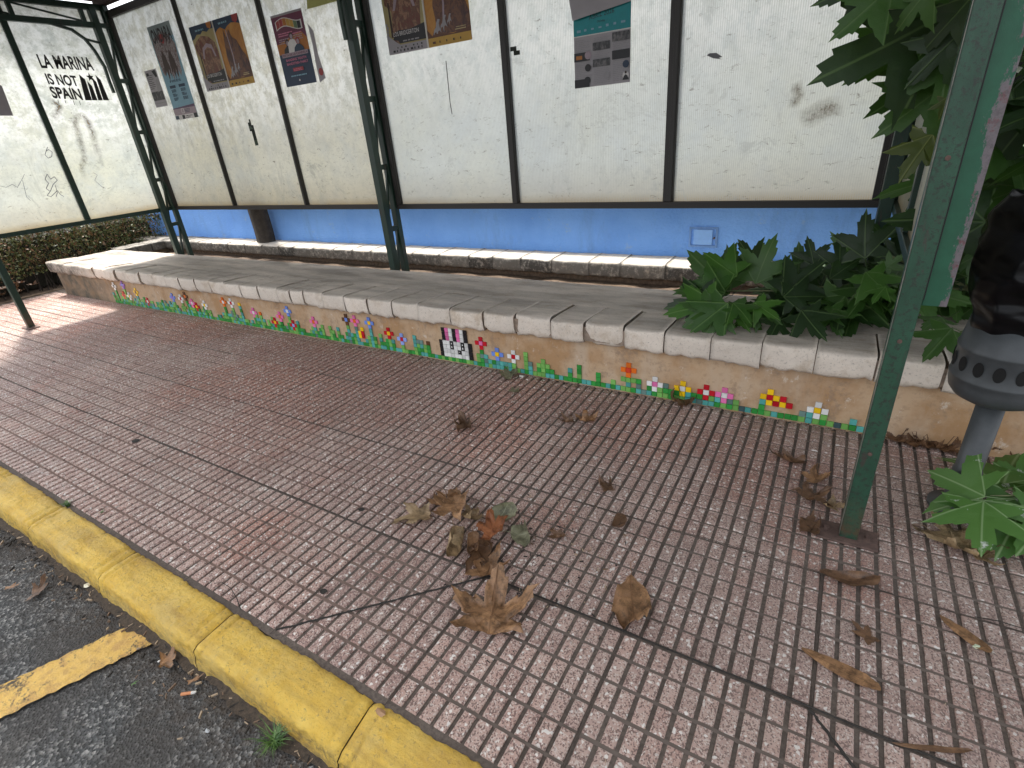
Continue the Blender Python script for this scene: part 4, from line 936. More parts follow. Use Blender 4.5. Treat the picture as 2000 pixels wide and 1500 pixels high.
for c in range(c0, c1):
    xw = X00 + c * PT
    if -.27 < xw < -.23 : gset(c, 0, 'D'); continue
    if .06 < xw < .12: gset(c, 0, 'D'); continue
    k = None
    gset(c, 0, R.choice('gggGTT'))
    if xw < X00: top = R.choice((0, 0, 1, 1, 1, 2, 2, 3)) if xw < -3.1 else R.choice((0, 0, 0, 1, 1, 2, 3))
    elif xw < -1.2: top = R.choice((0, 1, 1, 0, 2, 0)) if xw > X00 + 9 * PT else 0
    else: top = R.choice((0, 0, 0, 0, 0, 1, 0, 0, 2))
    if -.1 < xw < .2: top = min(top, 1)
    for j in range(1, top + 1): gset(c, j)
for q, hgt, k in ((B_(1260, 560), 4, 'T'), (C_(700, 320), 4, 'G'), (C_(1130, 430), 3, 'g'), (C_(1280, 450), 2, 'g'), (C_(1395, 505), 1, 'G'), (B_(350, 420), 3, 'G'), (B_(430, 435), 3, 'G'), (D_(1660, 560), 1, 'T')):
    c, r = cell(*q)
    for j in range(0, hgt + 1): gset(c, j, k)
c, r = cell(*C_(1515, 480)); gset(c - 1, 2, 'G'); gset(c + 1, 2, 'G')
mb, ms = tiles(gg); tag(obj('mosaic_grass', mb, ms, base=(-2.7, YW, 0)), 'strip of green and teal tile grass along the foot of the bench wall', 'mosaic')

# ------------------------------------------------------------------ litter bin
BX, BY = .44, 1.73
bn = empty('litter_bin', (BX, BY, 0), 'grey metal litter bin on a pole holding a black plastic bag', 'litter bin')
p = MB(); p.lathe((BX, BY), [(.0, .0), (.068, .0), (.068, .012), (.04, .018), (.034, .03), (.033, .12), (.035, .125), (.035, .14), (.032, .145), (.032, .36), (.0, .36)], 28); obj('pole', p, M['binm'], bn, smooth=True)
prof = [(.0, .365), (.05, .367), (.09, .375), (.118, .388), (.134, .405), (.140, .425), (.141, .44), (.1435, .443), (.1435, .449), (.141, .452), (.139, .52), (.142, .523), (.142, .53), (.1385, .534), (.128, .60), (.124, .60), (.132, .54), (.13, .45), (.1, .40), (0, .39)]
prof = [(r_ * .79, z_) for r_, z_ in prof]
p = MB(); p.lathe((BX, BY), prof, 64); obj('drum', p, M['binm'], bn, smooth=True)
p = MB()
for k in range(16):
    a_ = 2 * pi * k / 16 + .1; c_ = V((BX + .1107 * cos(a_), BY + .1107 * sin(a_), .487)); tn = V((-sin(a_), cos(a_), 0)); out_ = V((cos(a_), sin(a_), 0))
    vs = [c_ + tn * (.0125 * cos(q * pi / 8)) + V((0, 0, .021 * sin(q * pi / 8))) + out_ * .0012 for q in range(16)]; p.add(vs, [tuple(range(16))])
obj('slots', p, M['hole'], bn)
t = NT('black_bin_bag'); n1 = t.noise(6, 2, .4, src=t.mp((1, 1, 2.4), (.7, .5, 0)), dist=.2); t.bump(n1, .8, .04); BAG = t.done((.003, .003, .004), .34, 0, .2)
p = MB(); n = 120; zz = [.575 + .335 * k / 50 for k in range(51)]
for i, z in enumerate(zz):
    f = i / 50
    for j in range(n):
        a_ = 2 * pi * j / n; u = V((cos(a_) * 1.6, sin(a_) * 1.6, 0))
        fold = 1 - 2 * abs(noise.noise(u * .9 + V((z * 3, 0, z * 11)))); fold2 = 1 - 2 * abs(noise.noise(V((cos(a_) * 2 + z * 5, sin(a_) * 2, z * 9))))
        rr = .092 + .016 * f + .014 * sin(pi * min(1, f * 1.3)) + .018 * fold + .007 * fold2
        if f < .12: rr = .100 + (rr - .100) * f / .12
        if f > .9: rr -= (f - .9) * .15
        p.v.append((BX + rr * cos(a_), BY + rr * sin(a_), z + (.012 * noise.noise(V((a_ * 3, 0, 2))) if f > .9 else 0)))
for i in range(50):
    for j in range(n): a_ = i * n + j; b_ = i * n + (j + 1) % n; p.f.append((a_, b_, b_ + n, a_ + n)); p.m.append(0)
k0 = len(p.v); p.v.append((BX, BY, .86))
for j in range(n): p.f.append((50 * n + j, 50 * n + (j + 1) % n, k0)); p.m.append(0)
obj('bin_bag', p, BAG, bn, smooth=True)

# ------------------------------------------------------------------ plane-tree leaves
POL = [(0, .78), (4, .65), (8, .655), (12, .53), (17, .54), (22, .40), (31, .255), (38, .33), (42, .41), (47, .42), (51, .56), (56, .585), (61, .74), (66, .57), (71, .575), (76, .44), (82, .42), (89, .30), (97, .245), (106, .33), (112, .43), (118, .45), (126, .57), (133, .42), (140, .40), (148, .30), (163, .25), (180, .27)]
OUT = [(r_ * sin(radians(a_)), .28 + r_ * cos(radians(a_))) for a_, r_ in POL]
OUT = OUT + [(-x, y) for x, y in reversed(OUT[1:-1])]
CEN = (0, .28)
TOO = OUT; OVAL = [(.27 * sin(2 * pi * k / 26) * (1 - .25 * cos(2 * pi * k / 26)) * (1 + .06 * (k % 2)), .5 - .5 * cos(2 * pi * k / 26)) for k in range(26)]
def leaf(mb, base, tip, nrm, curl=.15, wave=.05, seed=0, stem=None, width=1., rings=(1., .84, .66, .48, .3, .14), shape=None):
    """append one lobed leaf from its base point to its tip; uv carries blade coordinates for the veins"""
    OUT = shape or TOO; NO = len(OUT)
    base = V(base); tip = V(tip); ax = tip - base; L_ = ax.length; ax = ax / L_; nrm = V(nrm); nrm = (nrm - ax * nrm.dot(ax)).normalized(); sd = ax.cross(nrm)
    if mb.uv is None: mb.uv = [(0, 0)] * len(mb.v)
    k0 = len(mb.v); rr = random.Random(seed); ph = rr.uniform(0, 6); asym = rr.uniform(-.08, .08); jit = [rr.uniform(-.014, .014) for _ in range(NO)]
    pts_ = []
    for q in rings:
        for i, (x, y) in enumerate(OUT):
            j = jit[i] * q; pts_.append((CEN[0] + (x - CEN[0]) * q + j, CEN[1] + (y - CEN[1]) * q + j))
    pts_.append(CEN)
    for x, y in pts_:
        x2 = x * width + asym * y * y; r_ = sqrt(x * x + (y - .28) ** 2)
        z = -curl * (x * x * 1.6 + max(0, y - .35) ** 2 * 1.1) + .10 * abs(x) * (1 - abs(x)) + wave * .7 * r_ * sin(atan2(x, y - .28) * 3 + ph) + wave * .6 * sin(y * 5 + ph * 2) * abs(x)
        mb.v.append(tuple(base + (sd * x2 + ax * y + nrm * z) * L_)); mb.uv.append((x, y))
    for q in range(len(rings) - 1):
        for i in range(NO): a_ = k0 + q * NO + i; b_ = k0 + q * NO + (i + 1) % NO; mb.f.append((a_, b_, b_ + NO, a_ + NO)); mb.m.append(0)
    q = len(rings) - 1; c_ = k0 + len(rings) * NO
    for i in range(NO): mb.f.append((k0 + q * NO + i, k0 + q * NO + (i + 1) % NO, c_)); mb.m.append(0)
    if stem is not None:
        s0 = V(stem); midp = (s0 + base) / 2 - V((0, 0, .01)); n0 = len(mb.v); mb.tube([s0, midp, base, base + ax * L_ * .05], [.0016, .0014, .0013, .0006], 5); mb.uv += [(0, .3)] * (len(mb.v) - n0)
UPV = V((0, 0, 1)); CAMP = V((0, 0, CAMH))
def leafpx(mb, b, t_, yb_, yt_, i, curl=.2, up_=.35, stem=None, wave=.05):
    P0 = aty(*b, yb_); P1 = aty(*t_, yt_); n_ = (CAMP - P0).normalized() + UPV * up_ + V((R.uniform(-.35, .35), R.uniform(-.2, .2), R.uniform(-.2, .3)))
    leaf(mb, P0, P1, n_, curl, wave, i, stem)

# upper branch reaching under the roof
TB = empty('plane_tree', (.9, 2.6, 0), 'plane tree branches with large dark leaves reaching under the roof at the right', 'tree')
tb = MB()
up_l = [((1745, -30), (1628, 78), 1.75, 1.7), ((1725, -60), (1590, 15), 1.8, 1.8), ((1850, 25), (1600, 168), 1.9, 1.75), ((1820, 60), (1655, 158), 1.98, 1.9), ((1880, 60), (1765, 165), 1.8, 1.8), ((1870, 110), (1702, 225), 2.0, 1.9),
        ((1865, 150), (1716, 268), 1.9, 1.85), ((1830, -40), (1745, 60), 1.7, 1.75), ((1900, -10), (1800, 110), 1.75, 1.8), ((1855, 95), (1836, 225), 1.85, 1.8), ((1930, 60), (1830, 150), 2.1, 2.0), ((1800, -30), (1720, 35), 2.1, 2.1),
        ((1870, 30), (1790, 120), 2.15, 2.1), ((1880, -60), (1850, 60), 1.9, 1.8), ((1760, -60), (1690, 20), 2.0, 2.0), ((1900, 130), (1850, 250), 2.1, 2.05), ((1960, 150), (1880, 280), 2.2, 2.1)]
up_l += [((1840, 60), (1745, 20), 2.3, 2.3), ((1880, 170), (1800, 190), 2.3, 2.25), ((1900, 220), (1850, 200), 2.35, 2.3), ((1870, 10), (1810, 70), 2.4, 2.35)]
for i, (b_, t_, y0_, y1_) in enumerate(up_l): leafpx(tb, b_, t_, y0_, y1_, i, R.uniform(.05, .2))
# background mass to the right of the post
rr = random.Random(5)
for i in range(300):
    if i < 180: x = rr.uniform(.36, 1.5); y = rr.uniform(2.0, 3.3); z = rr.uniform(.45, 2.3)
    else: x = rr.uniform(.27, .8); y = rr.uniform(1.98, 2.7); z = rr.uniform(.85, 2.2)
    s_ = rr.uniform(.14, .25); d = V((rr.uniform(-1, .5), rr.uniform(-.9, .3), rr.uniform(-1, .1))).normalized()
    leaf(tb, (x, y, z), V((x, y, z)) + d * s_, V((rr.uniform(-.8, .3), rr.uniform(-1, 0), rr.uniform(.1, 1))), rr.uniform(.1, .3), .06, 300 + i, rings=(1., .6), shape=OUT)
obj('foliage', tb, M['leaf'], TB, smooth=True)
ty_ = MB(); leafpx(ty_, (1822, 262), (1756, 350), 1.7, 1.66, 77, .2, -.3); leafpx(ty_, (1850, 190), (1832, 232), 1.7, 1.7, 78, .2, -.3); tag(obj('yellow_leaf', ty_, M['leafyel'], TB, smooth=True), 'olive yellow leaves hanging from the branch')
tk = MB(); tk.tube([(1.5, 2.9, -.1), (1.46, 2.85, .6), (1.35, 2.75, 1.3), (1.2, 2.6, 2.2), (1.15, 2.55, 3.2)], [.09, .08, .07, .05, .03], 12); tag(obj('trunk', tk, M['bark'], TB, smooth=True))
tk = MB()
for pts_ in ([(1.32, 2.72, 1.4), (.9, 2.4, 1.45), (.5, 2.1, 1.42), (.15, 1.9, 1.36), (.0, 1.85, 1.33)], [(1.2, 2.6, 1.9), (.8, 2.4, 1.8), (.4, 2.2, 1.6)], [(1.4, 2.8, .9), (1.0, 2.5, .95), (.6, 2.3, .9)]): tk.tube(pts_, [.02, .014, .01, .007, .004][:len(pts_)], 7)
obj('branch', tk, M['bark'], TB, smooth=True)
# crown above the roof edge (casts the shade over the right-hand end)
cw = MB(); cw.uv = []
for i in range(420):
    a_ = rr.uniform(0, 2 * pi); q = rr.uniform(0, 1) ** .5; x = 1.3 + 1.5 * q * cos(a_); y = 2.3 + 1.7 * q * sin(a_); z = 3.3 + rr.uniform(-.75, .8) * sqrt(1 - q * q * .8)
    s_ = rr.uniform(.22, .34); d = V((rr.uniform(-1, 1), rr.uniform(-1, 1), rr.uniform(-1, .2))).normalized(); leaf(cw, (x, y, z), V((x, y, z)) + d * s_, V((rr.uniform(-.6, .6), rr.uniform(-.6, .6), 1)), .2, .05, i, rings=(1.,), shape=OUT)
obj('crown', cw, M['leaf'], TB, smooth=True)

# leafy suckers lying over the bench
SB = empty('leafy_shrub', (.1, 2.5, .29), 'sprawling plane tree sucker with glossy green leaves lying on the bench coping', 'shrub')
sb = MB()
bl = [((1426, 574), (1345, 490), 2.45, 2.55), ((1415, 578), (1320, 562), 2.35, 2.4), ((1395, 587), (1296, 603), 2.25, 2.25), ((1400, 590), (1330, 645), 2.2, 2.12), ((1412, 592), (1376, 660), 2.2, 2.08), ((1424, 590), (1462, 640), 2.22, 2.1),
      ((1468, 592), (1530, 625), 2.25, 2.2), ((1475, 555), (1511, 460), 2.45, 2.5), ((1440, 548), (1416, 482), 2.5, 2.55), ((1527, 577), (1610, 512), 2.35, 2.45), ((1530, 580), (1616, 578), 2.3, 2.35), ((1590, 520), (1580, 462), 2.55, 2.6),
      ((1640, 530), (1640, 458), 2.55, 2.6), ((1690, 505), (1686, 412), 2.5, 2.55), ((1565, 606), (1606, 665), 2.25, 2.12), ((1525, 620), (1500, 662), 2.25, 2.12), ((1615, 600), (1645, 655), 2.3, 2.2), ((1690, 530), (1745, 590), 2.3, 2.2),
      ((1725, 525), (1768, 498), 2.4, 2.4), ((1500, 560), (1545, 500), 2.5, 2.55), ((1620, 545), (1680, 505), 2.5, 2.55), ((1560, 560), (1560, 475), 2.6, 2.65), ((1390, 560), (1385, 520), 2.5, 2.55), ((1460, 600), (1480, 650), 2.3, 2.2),
      ((1860, 640), (1808, 700), 2.1, 1.99), ((1840, 620), (1800, 640), 2.3, 2.2), ((1700, 560), (1660, 615), 2.4, 2.25), ((1650, 580), (1600, 620), 2.4, 2.3), ((1760, 560), (1790, 610), 2.4, 2.3), ((1480, 520), (1440, 470), 2.75, 2.8), ((1730, 470), (1700, 430), 2.65, 2.7)]
for i, (b_, t_, y0_, y1_) in enumerate(bl):
    hub = V((aty(*b_, y0_ + .1).x + .05, y0_ + .12, .40)); leafpx(sb, b_, t_, y0_, y1_, 100 + i, R.uniform(.05, .3), .5, stem=hub)
for i in range(150):
    x = rr.uniform(-.20, .9) ** 1; y = rr.uniform(2.35, 2.85) + (.2 if x > .3 else 0); hmax = .37 + .30 * max(0, min(1, (x + .15) / .5)) ** 1.5; z = rr.uniform(.33, hmax)
    s_ = rr.uniform(.15, .23); d = V((rr.uniform(-1, .6), rr.uniform(-1, .3), rr.uniform(-.7, .45))).normalized(); leaf(sb, (x, y, z), V((x, y, z)) + d * s_, V((rr.uniform(-.5, .5), rr.uniform(-1, .1), rr.uniform(.2, 1))), rr.uniform(.1, .3), .05, 500 + i, rings=(1., .6))
# keep the blades above the stone they rest on
for i, v in enumerate(sb.v):
    if v[2] < .30 and v[1] > 1.97: sb.v[i] = (v[0], v[1], .297 + (v[2] % .01))
obj('foliage', sb, M['leaf'], SB, smooth=True)
s2 = MB()
for i, (b_, t_, y0_, y1_) in enumerate([((1400, 592), (1299, 610), 2.2, 2.18), ((1422, 592), (1348, 648), 2.17, 2.08), ((1432, 592), (1470, 628), 2.18, 2.1), ((1472, 590), (1518, 624), 2.2, 2.14), ((1418, 572), (1330, 556), 2.3, 2.33), ((1730, 560), (1700, 590), 2.2, 2.15), ((1440, 540), (1372, 495), 2.4, 2.44)]):
    leafpx(s2, b_, t_, y0_, y1_, 700 + i, R.uniform(.05, .2), .5)
tag(obj('young_leaves', s2, M['leafyoung'], SB, smooth=True), 'brighter yellow green leaves at the left tip')
tk = MB()
for pts_ in ([(.9, 2.75, .16), (.5, 2.65, .42), (.1, 2.55, .44), (-.2, 2.45, .42), (-.45, 2.38, .42)], [(.5, 2.65, .42), (.2, 2.6, .55), (.05, 2.58, .62)], [(.9, 2.75, .16), (.7, 2.5, .45), (.5, 2.3, .42), (.4, 2.15, .4)]): tk.tube(pts_, [.008, .006, .005, .004, .003][:len(pts_)], 6)
obj('stem', tk, M['bark'], SB, smooth=True)

# dusty sprig near the ground at the bin's foot
SG = empty('leafy_sprig', (.72, 1.7, .05), 'low sprig of dusty bright green plane leaves beside the bin pole', 'sprig')
sg = MB(); hub = atz(2010, 968, .13)
for i, (b_, t_, zb_, zt_) in enumerate([((1925, 970), (1815, 915), .14, .13), ((1921, 978), (1912, 1078), .135, .07), ((2000, 975), (1955, 1088), .12, .05), ((1960, 945), (1985, 880), .08, .07), ((2015, 945), (1935, 905), .07, .07), ((2060, 1000), (1990, 1075), .12, .08)]):
    P0 = atz(*b_, zb_); P1 = atz(*t_, zt_); leaf(sg, P0, P1, (CAMP - P0).normalized() + V((R.uniform(-.2, .2), 0, R.uniform(-.1, .3))), .12, .05, 900 + i, stem=hub, width=1.25)
obj('foliage', sg, M['leafdust'], SG, smooth=True)
tk = MB(); tk.tube([atz(2150, 900, .0), atz(2080, 940, .1), hub, atz(1935, 968, .13)], [.005, .004, .003, .0015], 6); obj('stem', tk, M['bark'], SG, smooth=True)

# hedge at the left end
HG = empty('hedge', (-7.6, 2.4, 0), 'clipped small leaved hedge with olive and reddish tips at the left', 'hedge')
hm = MB(); rr = random.Random(11)
def tiny(mb, p, s_, d, nn):
    d = d.normalized(); sd_ = d.cross(nn).normalized(); q = [p, p + d * s_ * .5 + sd_ * s_ * .2, p + d * s_, p + d * s_ * .5 - sd_ * s_ * .2]; mb.add(q, [(0, 1, 2, 3)])
hh_ = MB()
for i in range(22000):
    y = rr.uniform(.5, 3.75); xf = -6.98 - .25 * max(0, (2.1 - y)) * .4 + .12 * noise.noise(V((y * 3, 0, 1))) + .08 * noise.noise(V((y * 14, 3, 1)))
    dep = rr.uniform(0, 1) ** 2.2; x = xf - dep * .7; top = .61 + .07 * noise.noise(V((x * 5, y * 5, 2))) + .14 * noise.noise(V((x * 13, y * 13, 2))); z = top - (rr.uniform(0, 1) ** 1.4) * (top - .18) if dep < .5 else top - rr.uniform(0, .08)
    p_ = V((x + .03 * noise.noise(V((y * 20, z * 20, 5))), y, z)); tiny(hm if rr.random() < .72 else hh_, p_, rr.uniform(.016, .045), V((rr.uniform(-.3, 1), rr.uniform(-1, .5), rr.uniform(0, 1.2))), V((rr.uniform(-.5, 1), rr.uniform(-1, .5), rr.uniform(.0, 1))))
def m_tiny(nm, a_, b_):
    t = NT(nm); oi = t.n.new('ShaderNodeNewGeometry').outputs['Random Per Island']; c = t.mix(oi, a_, b_); return t.done(c, .5)
obj('foliage', hm, m_tiny('hedge_leaf', (.02, .035, .01), (.13, .15, .045)), HG); obj('reddish_tips', hh_, m_tiny('hedge_tip', (.16, .07, .03), (.24, .16, .08)), HG)
hs = MB()
for i in range(120):
    y = rr.uniform(.6, 3.6); x = -7.1 - rr.uniform(0, .5); hs.tube([(x, y, 0), (x + rr.uniform(-.1, .1), y + rr.uniform(-.1, .1), .28), (x + rr.uniform(-.15, .15), y + rr.uniform(-.15, .15), .5)], [.006, .004, .002], 4)
obj('twigs', hs, M['wood'], HG)
hb = MB(); hb.box(-7.75, -7.3, .5, 3.7, .02, .52); obj('inner_shade', hb, plain('hedge_inner_shade', (.02, .018, .012), .95, .4, 60), HG)  # solid dark box inside the leaves, painted as the hedge's inner shade

# dark evergreen hedge on the far side of the blue wall, glimpsed through the holes in the sheets
BH = empty('evergreen_hedge', (-2, 4.6, 0), 'tall dark evergreen hedge beyond the blue wall, seen only through the holes', 'hedge')
hm = MB()
for i in range(9000):
    x = rr.uniform(-11, 3); y = 4.25 + rr.uniform(0, .5); z = rr.uniform(.1, 2.5) + .2 * noise.noise(V((x * 1.5, 0, 0))); tiny(hm, V((x, y, z)), rr.uniform(.06, .13), V((rr.uniform(-1, 1), rr.uniform(-1, .2), rr.uniform(-.3, 1))), V((rr.uniform(-1, 1), -1, rr.uniform(.0, 1))))
obj('foliage', hm, m_tiny('evergreen_leaf', (.01, .02, .008), (.03, .055, .02)), BH)
hb = MB(); hb.box(-11, 3, 4.6, 5.4, -.3, 2.3); obj('inner_shade', hb, plain('evergreen_inner_shade', (.012, .014, .008), .95, .4, 20), BH)  # dark filler block standing in for the shade deep in the foliage

# ------------------------------------------------------------------ fallen leaves
def fallen(px_, py_, size, ang, mat, label, curl=.9, seed=0, roll=0, lift=.004, z0=.004, width=1., wave=.12, stem=True, cat='fallen leaf', shape=None, lobe=.42, group='dry leaves on the paving'):
    c_ = atz(px_, py_, z0); mb = MB(); mb.uv = []; ang += 33; d = V((cos(radians(ang)), sin(radians(ang)), 0))
    leaf(mb, (0, 0, 0), d * size, UPV, 0, .0, seed, None, width, shape=shape)
    rr_ = random.Random(seed); n = len(mb.v); sdv = V((-d.y, d.x, 0)); out_ = []
    ra = rr_.uniform(-.5, .5); rad_ = size / max(.05, curl * 3.2)
    for (x, y, z) in mb.v:
        p = V((x, y, z)); u = p.dot(d) - size * .35; v = p.dot(sdv); # bend the blade around a tilted axis
        ca, sa = cos(roll + ra), sin(roll + ra); s1 = u * ca + v * sa; s2 = -u * sa + v * ca
        th = s1 / rad_; th2 = s2 / (rad_ * 2.2)
        z_ = rad_ * (1 - cos(th)) + rad_ * 1.1 * (1 - cos(th2)); s1 = rad_ * sin(th)
        nz_ = 1.6 * wave * size * (noise.noise(V((u * 22 + seed, v * 22, 0))) + .5 * noise.noise(V((u * 60, v * 60 + seed, 0)))) * min(1, (abs(u) + abs(v)) / size * 2)
        u2 = s1 * ca - s2 * sa; v2 = s1 * sa + s2 * ca
        out_.append(V((0, 0, 0)) + d * u2 + sdv * v2 + UPV * (z_ + nz_))
    am = [rr_.uniform(-.2, 1.4) for _ in range(9)]
    for i_, p in enumerate(out_):
        x, y = mb.uv[i_] if i_ < len(mb.uv) else (0, 0); r2 = sqrt(x * x + (y - .28) ** 2); an = (atan2(x, y - .28) / (2 * pi) + .5) * 8; k_ = int(an) % 8; fr_ = an - int(an); a3 = am[k_] * (1 - fr_) + am[(k_ + 1) % 8] * fr_
        p.z *= .6; lift_ = size * lobe * curl ** .5 * a3 * max(0, r2 - .25) ** 1.7; p.z += lift_; p.x *= 1 - .25 * max(0, r2 - .3); p.y *= 1 - .25 * max(0, r2 - .3)
    mz = min(p.z for p in out_); mb.v = [tuple(p + c_ + UPV * (-mz + lift - .003)) for p in out_]
    e_ = V(mb.v[0])
    if stem:
        n0 = len(mb.v); q = e_ - d * size * .35; mb.tube([V((q.x, q.y, z0 + .008)) + sdv * size * .08, (e_ + q) / 2 + UPV * .006, e_, V(mb.v[-1])], [.0012, .001, .001, .0006], 5); mb.uv += [(0, .5)] * (len(mb.v) - n0)
    o = obj('fallen_leaf', mb, mat, base=c_, smooth=True); pass
    return tag(o, label, cat, group)
fallen(962, 1200, .215, 82, M['dry'], 'largest dry brown leaf lying flat with curled lobes over the crack', .5, 1, .3, wave=.16, lobe=.9)
fallen(955, 1112, .13, 70, M['dry'], 'upright brown lobe between the largest leaf and the rust orange leaf', 1.3, 21, 1.2, stem=False)
fallen(962, 1048, .15, 105, M['dryor'], 'rust orange dry leaf in the middle of the leaf cluster', 1.1, 2, .4, lift=.03, width=.8, wave=.2, lobe=-.7)
fallen(893, 1055, .16, -75, M['drytan'], 'tightly rolled tan leaf left of the rust orange leaf', 2.2, 3, 1.5, shape=OVAL, width=1.5)
fallen(885, 997, .18, 160, M['dry'], 'brown curled leaf at the top of the leaf cluster', .9, 4, .6, lobe=-.6)
fallen(815, 1015, .14, 190, M['drytan'], 'yellowish folded leaf at the left end of the cluster', 1.0, 5, 1.4, lobe=-.5)
fallen(868, 985, .12, 30, M['dry'], 'small brown lobe curling over the top of the leaf cluster', 1.3, 51, .9)
fallen(918, 1010, .10, -40, M['drytan'], 'tan leaf fragment between the curled leaf and the rust orange leaf', 1.4, 52, 1.2)
fallen(925, 1060, .12, -85, M['dry'], 'long brown leaf rolled beside the rust orange leaf', 2.0, 53, 1.4, width=1.2, shape=OVAL)
fallen(975, 1015, .11, 60, M['drypale'], 'pale olive leaf behind the rust orange leaf', 1.2, 6, .4, shape=OVAL, width=1.5, wave=.2)
fallen(1015, 1048, .10, -10, M['drypale'], 'pale olive leaf at the right end of the cluster', 1.1, 7, .5, shape=OVAL, width=1.7, wave=.2)
fallen(940, 1085, .14, -60, M['drydk'], 'dark brown shrivelled leaf below the rust orange leaf', 1.3, 8, 1.1, lobe=-.6)
fallen(1234, 1172, .20, -100, M['dry'], 'cupped tan leaf with a thin stalk alone right of the cluster', .9, 9, 1.1, width=1.0, shape=OVAL, wave=.22)
fallen(1212, 1020, .10, -115, M['drydk'], 'narrow folded brown leaf above the cupped tan leaf', 1.6, 10, 1.5, width=1.2, shape=OVAL)
fallen(1183, 955, .09, 170, M['drydk'], 'crumpled small brown leaf high in the middle of the paving', 1.2, 11, .3, wave=.25)
fallen(1090, 1047, .06, 200, M['drydk'], 'tiny curled brown leaf right of the cluster', 1.2, 12, 1.3)
fallen(1592, 935, .10, 80, M['dry'], 'brown folded leaf nearest above the base plate group', 1.0, 13, .8)
fallen(1545, 900, .13, 150, M['drydk'], 'thin twisted brown leaf left of the green post', 1.4, 14, 1.5, width=.5)
fallen(1585, 975, .12, 10, M['drydk'], 'wide crumpled brown leaf left of the green post', .9, 15, .4, wave=.2, lobe=-.5)
fallen(1622, 990, .08, -30, M['drytan'], 'pale crisp leaf touching the foot of the green post', 1.0, 16, .9)
fallen(1580, 1030, .11, -80, M['drydk'], 'black spotted curled leaf at the corner of the base plate', 1.2, 17, .8)
fallen(1330, 785, .17, 175, M['drydk'], 'crumpled dark brown leaf against the yellow mosaic flower', 1.2, 18, .3, wave=.25)
fallen(905, 835, .14, 170, M['drydk'], 'flattened brown leaf litter on the reddish paving', 1.2, 19, .2, wave=.25)
fallen(1145, 820, .10, 10, M['dry'], 'folded brown leaf with a long stalk near the bench', 1.2, 20, .6, wave=.2)
fallen(1108, 823, .08, 180, M['drydk'], 'small dark leaf end to end with the folded brown one', 1.3, 22, .6, wave=.2)
fallen(1440, 1065 + 75, .17, -42, M['dry'], 'broken flat brown leaf piece at lower right', .1, 23, 0, width=.42, wave=.03, stem=False, shape=OVAL).location = atz(1620, 1295, .004)
fallen(1440, 1140, .12, -70, M['dry'], 'slim flat brown leaf piece near the right edge', .1, 24, 0, width=.5, wave=.03, stem=False, shape=OVAL).location = atz(1872, 1230, .004)
fallen(1640, 1130, .14, -28, M['drydk'], 'long folded leaf sliver below the base plate', 1.8, 25, 1.5, width=.8, stem=False, shape=OVAL)
fallen(1690, 1240, .07, 100, M['drydk'], 'dull pressed leaf scrap right of the tile joint', .1, 26, 0, wave=.05, width=.6, stem=False)
fallen(1860, 1060, .16, 150, M['drytan'], 'large tan curled leaf under the dusty sprig', .9, 27, .8, wave=.15, lobe=-.5)
fallen(1905, 1085, .12, -20, M['drytan'], 'yellowish curled leaf right of the large tan one', 1.2, 28, 1.2)
fallen(995, 735, .12, 120, M['drypale'], 'pale green brown leaf against the mosaic grass', .9, 29, .5, wave=.2)
fallen(1005, 765, .06, 40, M['drypale'], 'tiny star shaped pale leaf below the white paper scrap', .4, 30, .5)
fallen(1480, 1425, .15, -15, M['drydk'], 'buried brown leaf edge in the crack at the bottom right', .1, 31, 0, width=.15, wave=.05, stem=False, shape=OVAL).location = atz(1800, 1462, .002)
k = 0
for (px_, py_, s_, a_) in [(1750, 862, .09, 30), (1785, 868, .1, 100), (1815, 872, .09, 200), (1850, 880, .1, 10), (1835, 860, .08, 140), (1880, 868, .1, 80), (1940, 880, .12, 20), (1985, 890, .12, 170), (1800, 855, .07, 300)]:
    fallen(px_, py_, s_, a_, M['drydk'], ('dark dry leaf in the litter row between the green post and the bin', 'dark dry leaf in the litter behind the bin pole')[px_ > 1900], 1.0, 40 + k, .5, wave=.2, group='leaf litter by the bin' if px_ <= 1900 else 'leaf litter behind the bin pole'); k += 1
for i in range(26):
    y = rr.uniform(1.2, 2.1); x = -6.95 - rr.uniform(0, .25); mbp = None
    c_ = V((x, y, .03 + rr.uniform(0, .12))); q = CAMP
    rel = c_ - CAMP; px_ = 1000 + FPX * rel.dot(RIGHT) / rel.dot(FWD); py_ = 750 + FPX * rel.dot(DOWN) / rel.dot(FWD)
    fallen(px_, py_, rr.uniform(.08, .13), rr.uniform(0, 360), rr.choice((M['drydk'], M['dry'])), 'dry leaf caught under the hedge at the far left', .9, 60 + i, .5, z0=c_.z, stem=False, group='dry leaves under the hedge', wave=.15)
# road-side leaves
fallen(330, 1290, .07, 20, M['dry'], 'reddish brown leaf in the gutter beside the yellow line', .9, 90, .5, z0=ROADZ + .015, stem=False)
fallen(75, 1155, .11, 100, M['drydk'], 'dark grey brown leaf pieces on the asphalt at left', .6, 91, 1.3, z0=ROADZ + .01, width=.4, stem=False)
fallen(22, 1147, .05, 20, M['dry'], 'tiny brown leaf on the asphalt at the left image edge', .5, 92, 1.3, z0=ROADZ + .01, width=.4, stem=False)
fallen(380, 1328, .045, 30, M['dry'], 'thin reddish leaf sliver above the cigarette end', .5, 93, 1.3, z0=ROADZ + .015, width=.35, stem=False)
lf = MB(); lf.uv = []; P0 = atz(256, 1338, ROADZ + .012); P1 = atz(271, 1328, ROADZ + .016); leaf(lf, P0, P1, UPV, .1, .02, 3, width=.4); tag(obj('green_leaf', lf, M['leafdust'], base=P0), 'tiny bright green leaf on the asphalt', 'fallen leaf')

